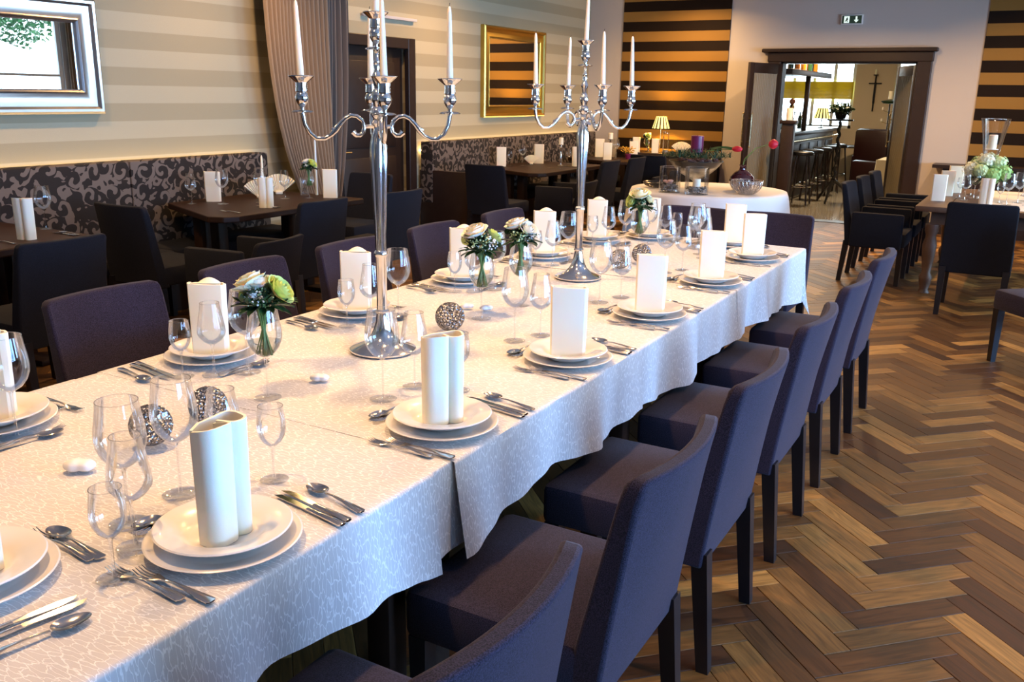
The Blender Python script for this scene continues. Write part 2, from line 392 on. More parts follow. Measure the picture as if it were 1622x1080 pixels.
def cloth_mat():
    m, nt, out = new_mat('white_damask_tablecloth')
    g = nd(nt, 'ShaderNodeNewGeometry')
    # long branching veins running across the cloth, woven a little shinier and proud of the ground
    s = nd(nt, 'ShaderNodeSeparateXYZ'); nt.links.new(g.outputs['Position'], s.inputs[0])
    cb = nd(nt, 'ShaderNodeCombineXYZ')
    nt.links.new(math_n(nt, 'MULTIPLY', s.outputs['Y'], 104.0), cb.inputs[0])
    nt.links.new(math_n(nt, 'MULTIPLY', math_n(nt, 'SUBTRACT', s.outputs['X'], s.outputs['Z']), 27.0), cb.inputs[1])
    nz = nd(nt, 'ShaderNodeTexNoise', i_Scale=0.9, i_Detail=2.0); nt.links.new(cb.outputs[0], nz.inputs[0])
    d = nd(nt, 'ShaderNodeVectorMath', operation='SCALE', i_Scale=1.6); nt.links.new(nz.outputs['Color'], d.inputs[0])
    q = nd(nt, 'ShaderNodeVectorMath', operation='ADD'); nt.links.new(cb.outputs[0], q.inputs[0]); nt.links.new(d.outputs[0], q.inputs[1])
    vo = nd(nt, 'ShaderNodeTexVoronoi', voronoi_dimensions='2D', feature='DISTANCE_TO_EDGE', i_Scale=1.0); nt.links.new(q.outputs[0], vo.inputs['Vector'])
    line = nd(nt, 'ShaderNodeMapRange', i_1=0.02, i_2=0.10, i_3=1.0, i_4=0.0); nt.links.new(vo.outputs['Distance'], line.inputs[0])
    c = mixc(nt, line.outputs[0], (0.66, 0.645, 0.63), (0.93, 0.92, 0.90))
    p = nd(nt, 'ShaderNodeBsdfPrincipled', i_Roughness=0.62); nt.links.new(c, p.inputs['Base Color'])
    p.inputs['Sheen Weight'].default_value = 0.15
    nf = nd(nt, 'ShaderNodeTexNoise', i_Scale=700.0); nt.links.new(g.outputs['Position'], nf.inputs[0])
    h = math_n(nt, 'ADD', line.outputs[0], math_n(nt, 'MULTIPLY', nf.outputs[0], 0.5))
    b = nd(nt, 'ShaderNodeBump', i_Strength=0.35, i_Distance=0.0008); nt.links.new(h, b.inputs['Height']); nt.links.new(b.outputs[0], p.inputs['Normal'])
    nt.links.new(p.outputs[0], out.inputs[0]); return m
M_cloth = cloth_mat()

# ------------------------------------------------------------------ room shell
H = 3.05
struct('wall_left', MB().box((-6.2, -2.6, 0), (-6.05, 7.0, H)).box((-6.2, 8.2, 0), (-6.05, 12.95, H)).box((-6.2, 7.0, 2.1), (-6.05, 8.2, H)), M_left_wall)
DX0, DX1, DZ = -3.18, -1.48, 2.09
struct('wall_back', MB().box((-6.2, 12.8, 0), (DX0, 12.98, H)).box((DX1, 12.8, 0), (3.4, 12.98, H)).box((DX0, 12.8, DZ), (DX1, 12.98, H)), M_plaster)
struct('wall_front', MB().box((-6.2, -2.75, 0), (3.4, -2.6, H)), M_plaster)
struct('ceiling', MB().box((-6.2, -2.75, H), (3.4, 12.98, H+0.1)), M_ceiling)
# right-hand wall with three tall windows
wins = [(0.3, 2.9), (3.7, 6.3), (7.6, 10.5)]
mb = MB(); y = -2.6
for a, b in wins:
    mb.box((3.2, y, 0), (3.4, a, H)).box((3.2, a, 0), (3.4, b, 0.7)).box((3.2, a, 2.8), (3.4, b, H)); y = b
mb.box((3.2, y, 0), (3.4, 12.98, H)); struct('wall_right', mb, M_plaster)
for k, (a, b) in enumerate(wins):
    w = MB()
    w.box((3.24, a, 0.7), (3.32, a+0.07, 2.8)).box((3.24, b-0.07, 0.7), (3.32, b, 2.8)).box((3.24, a, 0.7), (3.32, b, 0.77)).box((3.24, a, 2.73), (3.32, b, 2.8))
    c = (a+b)/2; w.box((3.24, c-0.05, 0.7), (3.32, c+0.05, 2.8)).box((3.245, a, 1.78), (3.315, b, 1.82))
    wo = struct('window_%d' % (k+1), w, M_white_paint)
    for (p, q) in ((a+0.07, c-0.05), (c+0.05, b-0.07)):
        for (z0, z1) in ((0.77, 1.78), (1.82, 2.73)):
            MB().box((3.275, p, z0), (3.281, q, z1)).obj('pane', M_pane, wo, False)
# striped wallpaper panels on the back wall
struct('trim_1', MB().box((-5.51, 12.785, 0.8), (-3.92, 12.8, H)), M_back_stripe)
struct('trim_2', MB().box((-0.76, 12.785, 0.8), (3.2, 12.8, H)), M_back_stripe2)
struct('trim_3', MB().box((-5.51, 12.76, 0), (-3.92, 12.8, 0.8)).box((-5.51, 12.74, 0.8), (-3.92, 12.8, 0.84)), M_darkwood)
struct('trim_4', MB().box((-1.0, 12.45, 0), (3.2, 12.8, 0.82)).box((-1.12, 12.4, 0.82), (3.2, 12.8, 0.86)), M_darkwood)
struct('baseboard_back', MB().box((-6.05, 12.77, 0), (-5.51, 12.8, 0.1)).box((-3.92, 12.77, 0), (DX0-0.2, 12.8, 0.1)).box((DX1+0.2, 12.77, 0), (-1.0, 12.8, 0.1)), M_darkwood)
struct('baseboard_left', MB().box((-6.05, -2.6, 0), (-6.03, 7.0, 0.1)), M_darkwood)
# left-wall door (behind the curtain)
d = struct('door_1', MB().bbox((-6.05, 6.88, 0), (-5.99, 7.0, 2.17), .008).bbox((-6.05, 8.17, 0), (-5.99, 8.30, 2.17), .008).bbox((-6.05, 7.0, 2.06), (-5.99, 8.17, 2.17), .008), M_darkwood)
MB().bbox((-6.13, 7.0, 0.0), (-6.08, 8.17, 2.06), .004).obj('door_leaf', M_darkwood, d)
MB().bbox((-6.085, 7.15, 0.2), (-6.07, 8.03, 0.95), .006).obj('door_panel', M_darkwood, d)
MB().bbox((-6.085, 7.15, 1.05), (-6.07, 8.03, 1.92), .006).obj('door_panel', M_darkwood, d)
MB().tube([(-6.07, 7.1, 1.02), (-6.02, 7.1, 1.02), (-6.02, 7.22, 1.02)], 0.009).obj('door_handle', M_brass, d)
MB().box((-6.19, 6.99, 0), (-6.16, 8.21, 2.1)).obj('door_back', M_darkwood, d, False)
# curtain rail
tag(MB().bbox((-6.04, 7.45, 2.345), (-6.0, 8.35, 2.375), .004).obj('curtain_rail', M_plaster), 'pale slim rail fixed on the striped wall above the dark door', 'rail')

# doorway to the bar
d = struct('door_2', MB().bbox((DX0-0.17, 12.74, 0), (DX0, 12.82, DZ+0.1), .01).bbox((DX1, 12.74, 0), (DX1+0.17, 12.82, DZ+0.1), .01)
       .bbox((DX0-0.18, 12.732, DZ), (DX1+0.18, 12.82, DZ+0.12), .01).bbox((DX0-0.26, 12.70, DZ+0.12), (DX1+0.22, 12.82, DZ+0.17), .012)
       .box((DX0, 12.8, 0), (DX0+0.02, 12.99, DZ)).box((DX1-0.02, 12.8, 0), (DX1, 12.99, DZ)).box((DX0, 12.8, DZ-0.02), (DX1, 12.99, DZ)), M_darkwood)
M_reeded = pbr('reeded_glass', (0.22, 0.20, 0.14), 0.25, trans=0.25)
def door_leaf(p0, p1, hz):
    p0 = Vector(p0); p1 = Vector(p1); L = (p1-p0).length; ang = math.atan2(p1.y-p0.y, p1.x-p0.x)
    mt = Matrix.Translation((p0.x, p0.y, 0)) @ Matrix.Rotation(ang, 4, 'Z')
    f = MB().bbox((0, -.02, .01), (.11, .02, 2.06), .004, mt).bbox((L-.11, -.02, .01), (L, .02, 2.06), .004, mt)
    f.bbox((.11, -.02, .01), (L-.11, .02, .28), .004, mt).bbox((.11, -.02, 1.93), (L-.11, .02, 2.06), .004, mt)
    lf = f.obj('door_leaf', M_darkwood, d)
    g = MB(); n = 14; w = (L-.22)/n
    for i in range(n):
        g.tube([mt @ Vector((.11+w*(i+.5), 0, .28)), mt @ Vector((.11+w*(i+.5), 0, 1.93))], w*.5, 8, False)
    g.obj('reeded_pane', M_reeded, lf)
    hd = MB()
    for s in (-1, 1):
        x = L-.055
        hd.tube([mt @ Vector((x, s*.06, 1.0)), mt @ Vector((x, s*.06, 1.42))], .011)
        for z in (1.06, 1.36): hd.tube([mt @ Vector((x, s*.02, z)), mt @ Vector((x, s*.065, z))], .007)
        for z in (1.0, 1.42): hd.ball(mt @ Vector((x, s*.06, z)), .016, sub=1)
    hd.obj('door_handle', M_brass, lf)
door_leaf((DX0+.01, 12.74), (-3.37, 11.93), 1)
door_leaf((DX1-.02, 12.99), (-1.82, 13.74), 1)

# emergency sign over the doorway
t = thing('exit_sign', 'small dark illuminated emergency sign with running figure and down arrow above doorway', 'sign', (-2.33, 12.8, 2.61))
M_signface = pbr('sign_face', (0.01, 0.022, 0.014), 0.4, emis=(0.03, 0.06, 0.04), emis_s=0.3)
MB().bbox((-.135, -.035, -.06), (.135, 0, .06), .006).obj('housing', M_white_paint, t)
f = MB().box((-.12, -.038, -.048), (.12, -.035, .048)).obj('face', M_signface, t, False)
M_signw = pbr('sign_white', (0.8, 0.85, 0.8), 0.5, emis=(0.8, 1, 0.85), emis_s=0.7)
def flat(poly, y0=-.0405, y1=-.038):
    n = len(poly); return [(x, y0, z) for x, z in poly]+[(x, y1, z) for x, z in poly], [tuple(range(n)), tuple(reversed(range(n, 2*n)))]+[(i, n+i, n+(i+1) % n, (i+1) % n) for i in range(n)]
a = MB(); a.add(*flat([(.045, .036), (.065, .036), (.065, -.005), (.085, -.005), (.055, -.038), (.025, -.005), (.045, -.005)])); a.obj('arrow', M_signw, f, False)
a = MB(); a.add(*flat([(-.095, -.04), (-.03, -.04), (-.03, .04), (-.095, .04)])); a.obj('pictogram_door', M_signw, f, False)
M_signd = pbr('sign_dark', (0.01, 0.03, 0.02), 0.5)
a = MB(); a.add(*flat([(-.062, .03), (-.052, .03), (-.052, .02), (-.062, .02)], -.042, -.0405)); a.add(*flat([(-.07, .017), (-.05, .017), (-.045, .0), (-.055, -.008), (-.045, -.03), (-.052, -.034), (-.064, -.01), (-.075, -.025), (-.085, -.022), (-.07, -.0)], -.042, -.0405)); a.obj('running_figure', M_signd, f, False)

# ------------------------------------------------------------------ floor: herringbone oak
fl = struct('floor', MB().box((-6.2, -2.75, -0.08), (3.4, 13.0, -0.006)), M_darkwood)
PL, PW = 0.403, 0.0935
def plank_geo():
    g = .0009; b = .0012; z = 0.0
    v = [(g, g, -.006), (PL-g, g, -.006), (PL-g, PW-g, -.006), (g, PW-g, -.006), (g, g, z-b), (PL-g, g, z-b), (PL-g, PW-g, z-b), (g, PW-g, z-b),
         (g+b, g+b, z), (PL-g-b, g+b, z), (PL-g-b, PW-g-b, z), (g+b, PW-g-b, z)]
    f = [(8, 9, 10, 11)]+[(i, (i+1) % 4, 4+(i+1) % 4, 4+i) for i in range(4)]+[(4+i, 4+(i+1) % 4, 8+(i+1) % 4, 8+i) for i in range(4)]
    return v, f
pv, pf = plank_geo()
def with_uv(me, uvs):
    l = me.uv_layers.new(name='plank'); l.data.foreach_set('uv', np.array([c for lp in me.loops for c in uvs[lp.vertex_index]], dtype='f'))
pm = bpy.data.meshes.new('plank'); pm.from_pydata(pv, [], pf); pm.materials.append(M_plank); with_uv(pm, [(x, y) for x, y, z in pv])
s2 = math.sqrt(2)
planks = []
O = Vector((0.011+0.0, 3.943-0.0665, 0))   # a right tip of a light (+,+) plank
def uvxy(u, v): return ((u-v)/s2*1.0, (u+v)/s2)
# u axis = (1,1)/sqrt2, v axis = (-1,1)/sqrt2 ; planks H along u, V along v
for c in range(-9, 7):
    for j in range(-40, 150):
        u0 = j*PW + c*PL; v0 = j*PW - c*PL
        for kind in (0, 1):
            if kind == 0: uu, vv, rot = u0, v0, 0
            else: uu, vv, rot = u0+PW, v0+PW, 1       # V plank above H: spans u0..u0+W, v0+W..v0+W+L
            wx = (uu-vv)/s2 + 0.011 - PL/s2; wy = (uu+vv)/s2 + 3.943 - PL/s2 - PW*s2*30
            cu = (uu + (PL/2 if not rot else -PW/2)); cv = (vv + (PW/2 if not rot else PL/2))
            mx_ = (cu-cv)/s2 + 0.011 - PL/s2; my_ = (cu+cv)/s2 + 3.943 - PL/s2 - PW*s2*30
            if -6.0 < mx_ < 3.1 and 0.3 < my_ < 12.75:
                planks.append((wx, wy, PI/4 + (PI/2 if rot else 0), mx_, my_))
def visible(mx_, my_):
    d = Vector((mx_, my_, -1.62)); z = d.dot(fw)
    if z < .1: return False
    px = 811+FPX*d.dot(r2)/z; py = 540-FPX*d.dot(u2)/z
    return px < 1660 and py < 1110 and px > 700 and mx_ > -1.05
vis = sorted([p for p in planks if visible(p[3], p[4])], key=lambda p: p[3]**2+p[4]**2)[:300]
vs = set((round(p[3], 4), round(p[4], 4)) for p in vis)
rr = random.Random(3)
for p in vis:
    o = link('plank', pm, fl, (p[0], p[1], rr.uniform(-.0006, .0006)), (0, 0, p[2]))
fv = []; ff = []; fuv = []
for p in planks:
    if (round(p[3], 4), round(p[4], 4)) in vs: continue
    n = len(fv); c_, s_ = math.cos(p[2]), math.sin(p[2]); dz = rr.uniform(-.0006, .0006)
    for x, y, z in pv: fv.append((p[0]+c_*x-s_*y, p[1]+s_*x+c_*y, z+dz)); fuv.append((x, y))
    ff += [tuple(i+n for i in q) for q in pf]
me = bpy.data.meshes.new('parquet_rest'); me.from_pydata(fv, [], ff); me.materials.append(M_plank_far); with_uv(me, fuv)
o = link('parquet_rest', me, fl); o['kind'] = 'stuff'
struct('trim_5', MB().box((DX0, 12.74, -.005), (DX1, 12.99, .006)), M_darkwood)

# ------------------------------------------------------------------ ceiling lights
M_lampglow = pbr('lamp_glow', (1, 0.8, 0.5), 0.5, emis=(1.0, 0.72, 0.4), emis_s=6.0)
def downlight(x, y, p, k):
    t = thing('ceiling_spotlight', 'round recessed ceiling spotlight with silver ring, %s' % k, 'light', (x, y, H))
    MB().lathe([(.055, -.012), (.075, -.012), (.078, 0), (.05, 0), (.05, -.006), (.055, -.012)], 24, cap0=False, cap1=False).obj('ring', M_silver, t)
    MB().lathe([(.05, -.004), (.0001, -.004)], 24).obj('lens', M_lampglow, t)
    l = bpy.data.lights.new('spot', 'AREA'); l.shape = 'DISK'; l.size = 0.10; l.energy = p; l.color = WARM; l.spread = math.radians(150)
    link('lamp', l, t, (0, 0, -.014))
places = ['over the near end of the long table', 'over the second quarter of the long table', 'over the third quarter of the long table', 'over the far end of the long table',
          'over the nearest wall-bench table', 'over the bench table with tall candles', 'over the farther wall bench', 'over the farthest bench tables', 'in front of the bar doorway', 'over the right-hand dining table',
          'in front of the dark side door', 'over the aisle near the camera', 'over the aisle midway along the room', 'by the right striped panel', 'by the left striped panel']
for (x, y, p), k in zip(DOWN, places): downlight(x, y, p, k)

# ------------------------------------------------------------------ wall bench
def bench(name, y0, y1, label, ends):
    t = thing(name, label, 'bench', (-5.6, (y0+y1)/2, 0))
    def P(a, b): return (a[0]+5.6, a[1]-(y0+y1)/2, a[2]), (b[0]+5.6, b[1]-(y0+y1)/2, b[2])
    ys = np.linspace(y0, y1, max(2, int(round((y1-y0)/1.55))+1))
    for i in range(len(ys)-1):
        a, b = P((-5.98, ys[i]+.003, .44), (-5.84, ys[i+1]-.003, 1.09)); MB().bbox(a, b, .018).obj('back_cushion', M_damask, t)
        a, b = P((-5.84, ys[i]+.003, .36), (-5.40, ys[i+1]-.003, .47)); MB().bbox(a, b, .03).obj('seat_cushion', M_chair_dark, t)
    a, b = P((-5.9, y0, .0), (-5.45, y1, .36)); MB().box(a, b).obj('plinth', M_darkwood, t, False)
    a, b = P((-5.99, y0, 0), (-5.985, y1, 1.05)); MB().box(a, b).obj('back_board', M_darkwood, t, False)
    return t
bench('wall_bench', -1.2, 5.88, 'long wall bench with brown scroll-patterned back below the silver mirror', 0)
b2 = bench('wall_bench', 8.42, 12.7, 'farther wall bench with brown scroll-patterned back below the gold mirror', 1)
c2 = (8.42+12.7)/2
MB().bbox((-.42, 8.39-c2, .0), (.25, 8.42-c2, .78), .01).obj('end_panel', M_darkwood, b2)
MB().bbox((-.40, 8.385-c2, .42), (-.24, 8.42-c2, 1.09), .01).obj('end_cushion', M_damask, b2)
M_led = pbr('warm_light_strip', (1, .8, .5), .5, emis=(1.0, 0.70, 0.36), emis_s=20.0)
tag(MB().box((-6.045, -1.2, .985), (-6.005, 5.88, .995)).obj('light_strip', M_led, None, False), 'warm light strip hidden behind the nearer wall bench, washing the wall', 'light')
tag(MB().box((-6.045, 8.42, .985), (-6.005, 12.7, .995)).obj('light_strip', M_led, None, False), 'warm light strip hidden behind the farther wall bench, washing the wall', 'light')

# ------------------------------------------------------------------ framed mirrors
def mirror(name, y0, y1, z0, z1, w, mat, label, x=-6.05, dp=.07):
    t = thing(name, label, 'mirror', (x, (y0+y1)/2, z0))
    yc = (y0+y1)/2; Y0, Y1, Z1 = y0-yc, y1-yc, z1-z0
    prof = [(0, 0), (0, dp*.8), (w*.10, dp), (w*.2, dp*.95), (w*.3, dp*.62), (w*.55, dp*.5), (w*.8, dp*.62), (w*.88, dp*.72), (w*.95, dp*.6), (w, dp*.25), (w, 0)]
    v = []; f = []; n = len(prof)
    for (cy_, cz, sy_, sz) in ((Y0, 0, 1, 1), (Y1, 0, -1, 1), (Y1, Z1, -1, -1), (Y0, Z1, 1, -1)):
        for (a, b) in prof: v.append((b, cy_+sy_*a, cz+sz*a))
    for c in range(4):
        e = (c+1) % 4
        for k in range(n-1): f.append((c*n+k, e*n+k, e*n+k+1, c*n+k+1))
    MB().add(v, f).obj('frame', mat, t, True, 25)
    MB().box((.006, Y0+w*.9, w*.9), (.016, Y1-w*.9, Z1-w*.9)).obj('mirror_glass', M_mirror, t, False)
    return t
mirror('wall_mirror', 2.75, 4.42, 1.43, 2.22, .17, M_silverframe, 'large mirror in a broad silver frame above the nearer wall bench')
mirror('wall_mirror', 9.72, 11.3, 1.33, 2.42, .15, M_gold, 'mirror in a gold frame above the farther wall bench, showing dark stripes')

# ------------------------------------------------------------------ curtains
def curtain(name, label, top, bot, mat, n, amp, x0=-5.80):
    (ya, yb), (yc, yd) = top, bot
    def fn(u, v):
        z = H-.03 - v*(H-.05); s = min(v**3.5, .55)
        a = ya+(yc-ya)*s; b = yb+(yd-yb)*s
        y = a+(b-a)*u
        return (x0+amp*math.sin(u*n*2*PI)*(1-.25*v)+.02*math.sin(u*7+v*3)-.01*v, y, z)
    t = thing(name, label, 'curtain', (0, 0, 0))
    MB().grid(fn, n*10, 16).obj('pleated_cloth', mat, t, True, 80)
    MB().bbox((x0-.05, ya, H-.04), (x0+.05, yb, H-.002), .008).obj('heading_track', M_plaster, t)
    return t
curtain('curtain', 'floor-length taupe pleated curtain at the end of the nearer wall bench', (5.86, 6.66), (6.76, 6.76), M_curtain, 16, .038)
curtain('curtain', 'darker grey-brown pleated curtain hanging beside the dark side door', (6.69, 7.07), (6.52, 6.70), M_curtain2, 6, .035, -5.90)

# ------------------------------------------------------------------ chairs
def make_chair(mat, legmat, low=False, arms=False):
    """seat centre above origin; front towards +y; back at -y"""
    t = thing('dining_chair', 'chair', 'chair')
    wd, hb = .25, (.885 if not low else .70)
    # seat: padded block
    MB().bbox((-wd, -.245, .345), (wd, .23, .475), .022).obj('seat', mat, t)
    # backrest: curved slab, raked, thinner towards the top, reaching below the seat at the back
    nx, nz = 12, 10
    def surf(side, u, k):
        x = -wd+2*wd*u; z = .335+(hb-.335)*k
        yb = -.300-.075*k**1.15
        bulge = -.042*(1-(2*u-1)**2)*k+.018
        th = .085*(1-k)+.042*k
        yy = yb+bulge + (0 if side == 0 else th)
        # round the upper corners and rims
        e = min(u, 1-u)*2*wd; r = .03
        zz = z
        if k == 1.0 and e < r: zz -= (r-math.sqrt(max(0, r*r-(r-e)**2)))*.8
        return (x*(1-.03*k), yy, zz)
    ks = [i/nz for i in range(nz)]+[1.0]; us = [0, .02, .05]+[.05+.9*i/nx for i in range(1, nx)]+[.95, .98, 1]
    v = []; f = []; U = len(us); K = len(ks)
    for side in (0, 1):
        for k in ks:
            for u in us: v.append(surf(side, u, k))
    idx = lambda s, k, u: s*U*K+k*U+u
    for k in range(K-1):
        for u in range(U-1):
            f.append((idx(0, k, u), idx(0, k, u+1), idx(0, k+1, u+1), idx(0, k+1, u))); f.append((idx(1, k, u), idx(1, k+1, u), idx(1, k+1, u+1), idx(1, k, u+1)))
        f.append((idx(0, k, 0), idx(0, k+1, 0), idx(1, k+1, 0), idx(1, k, 0))); f.append((idx(0, k, U-1), idx(1, k, U-1), idx(1, k+1, U-1), idx(0, k+1, U-1)))
    for u in range(U-1):
        f.append((idx(0, 0, u), idx(1, 0, u), idx(1, 0, u+1), idx(0, 0, u+1)))
        # rounded top: add ridge
        f.append((idx(0, K-1, u), idx(0, K-1, u+1), idx(1, K-1, u+1), idx(1, K-1, u)))
    o = MB().add(v, f).obj('backrest', mat, t, True, 50)
    bv = o.modifiers.new('soft', 'BEVEL'); bv.width = .012; bv.segments = 3; bv.limit_method = 'ANGLE'; bv.angle_limit = math.radians(50)
    for s in (-1, 1):
        def leg(x, yt, yb_, zt):
            a = .0245; b = .018
            vv = [(x-a, yt-a, zt), (x+a, yt-a, zt), (x+a, yt+a, zt), (x-a, yt+a, zt), (x-b, yb_-b, 0), (x+b, yb_-b, 0), (x+b, yb_+b, 0), (x-b, yb_+b, 0)]
            return MB().add(vv, [(0, 1, 2, 3), (7, 6, 5, 4), (0, 4, 5, 1), (1, 5, 6, 2), (2, 6, 7, 3), (3, 7, 4, 0)])
        leg(s*(wd-.03), .195, .195, .35).obj('leg', legmat, t, False)
        leg(s*(wd-.03), -.270, -.305, .38).obj('leg', legmat, t, False)
        if arms:
            MB().bbox((s*(wd+.012)-.03, -.24, .33), (s*(wd+.012)+.03, .20, .645), .02).obj('armrest', mat, t)
    return t
proto_chair = Proto(make_chair(M_chair, M_black))
proto_dark = Proto(make_chair(M_chair_dark, M_black))
proto_arm = Proto(make_chair(M_chair_dark, M_black, arms=True))
proto_low = Proto(make_chair(M_chair_dark, M_black, low=True, arms=True))
G_R = 'aubergine chairs along the aisle side of the long table'
ordn = ['nearest the camera', 'second from the camera', 'third from the camera', 'fourth from the camera', 'fifth from the camera', 'sixth and farthest from the camera']
for k, y in enumerate((1.035, 1.785, 2.49, 3.245, 4.0, 4.76)):
    proto_chair.place((-.935, y, 0), PI/2, 'aubergine chair on the aisle side of the long table, %s' % ordn[k], G_R)
G_L = 'aubergine chairs on the bench side of the long table'
ordl = ['nearest one in view', 'second one, behind the first bouquet', 'third one, behind the first candelabra', 'fourth one, left of the double bouquet', 'fifth and farthest']
for k, y in enumerate((2.10, 2.80, 3.52, 4.27, 5.05)):
    proto_chair.place((-2.63, y, 0), -PI/2, 'aubergine chair on the bench side of the table, %s' % ordl[k], G_L)
proto_chair.place((-1.44, 5.70, 0), PI, 'aubergine chair at the far head of the long table, right corner', 'chairs at the far head of the long table')
proto_chair.place((-2.00, 5.70, 0), PI, 'aubergine chair at the far head of the long table, left of the other one', 'chairs at the far head of the long table')
# dark chairs around the other tables
G_D = 'black-blue chairs around the smaller tables'
def dk(x, y, rz, label, p=None): (p or proto_dark).place((x, y, 0), rz, label, G_D)
dk(-4.52, 2.76, PI/2, 'black-blue chair seen from behind at the nearest bench table')
dk(-5.14, 4.16, 0, 'black-blue chair standing between the two nearer bench tables')
dk(-4.62, 4.82, PI/2, 'black-blue chair seen from behind in front of the candle table')
dk(-4.56, 5.66, PI/2, 'black-blue chair seen from behind, left of the first candelabra stem')
dk(-5.35, 6.35, PI, 'black-blue chair at the curtain end of the bench table, facing the camera')
dk(-5.11, 8.64, 0, 'black-blue chair at the near end of the farther bench, before the damask back')
dk(-4.66, 9.85, PI/2, 'black-blue chair behind the second candelabra stem, left of a pair')
dk(-4.64, 10.62, PI/2, 'black-blue chair between the second candelabra and the round buffet table')
dk(-4.38, 11.5, 0, 'black-blue chair behind the buffet table glass cylinders')
proto_low.place((-4.48, 4.19, 0), PI/2+.15, 'low dark armchair half hidden under the bench table with candle', G_D)
proto_low.place((-4.60, 9.12, 0), PI/2+.1, 'low dark armchair before the farther bench table', G_D)
proto_low.place((-3.85, 10.9, 0), PI, 'low dark armchair left of the white buffet table')
proto_arm.place((-1.14, 8.85, 0), -PI/2, 'dark armchair nearest the camera in the row of three left of the right table', 'three armchairs left of the right table')
proto_arm.place((-1.14, 9.60, 0), -PI/2, 'middle dark armchair in the row of three left of the right table', 'three armchairs left of the right table')
proto_arm.place((-1.14, 10.35, 0), -PI/2, 'farthest dark armchair in the row of three left of the right table', 'three armchairs left of the right table')
dk(-.30, 7.95, 0, 'big black chair seen from behind before the right table')
dk(.46, 7.5, .35, 'black-blue chair at the right photo edge, lit blue on its back')
proto_chair.place((.22, 6.36, 0), PI/2+.72, 'dark chair at the right photo edge, only seat and front legs seen', 'chair in the aisle')

# ------------------------------------------------------------------ long table and cloths
TX0, TX1, TZ = -2.45, -1.13, .755
def table(name, label, x0, x1, y0, y1, mat, z=TZ, leg=.07, inset=.06, ap=True, poly=None):
    t = thing(name, label, 'table', ((x0+x1)/2, (y0+y1)/2, 0))
    hx, hy = (x1-x0)/2, (y1-y0)/2
    if poly:
        cx, cy_ = (x0+x1)/2, (y0+y1)/2
        o = MB().prism([(a-cx, b-cy_) for a, b in poly], z-.045, z).obj('table_top', mat, t, False)
        bv = o.modifiers.new('b', 'BEVEL'); bv.width = .008; bv.segments = 2
    else: MB().bbox((-hx, -hy, z-.035), (hx, hy, z), .006).obj('table_top', mat, t)
    if ap: MB().box((-hx+inset, -hy+inset, z-.12), (hx-inset, hy-inset, z-.036)).obj('apron', mat, t, False)
    for sx in (-1, 1):
        for s in (-1, 1):
            cx, cy_ = sx*(hx-inset-leg/2-.0), s*(hy-inset-leg/2)
            MB().bbox((cx-leg/2, cy_-leg/2, 0), (cx+leg/2, cy_+leg/2, z-.036), .004).obj('leg', mat, t)
    return t
ty = [(.54, 1.655), (1.66, 2.89), (2.895, 4.08), (4.085, 5.47)]
tn = ['nearest section', 'second section', 'third section', 'farthest section']
for (a, b), n in zip(ty, tn):
    table('banquet_table', 'brown wooden table under white cloth, %s of the long banquet table' % n, TX0+.01, TX1-.01, a, b, M_tablewood)

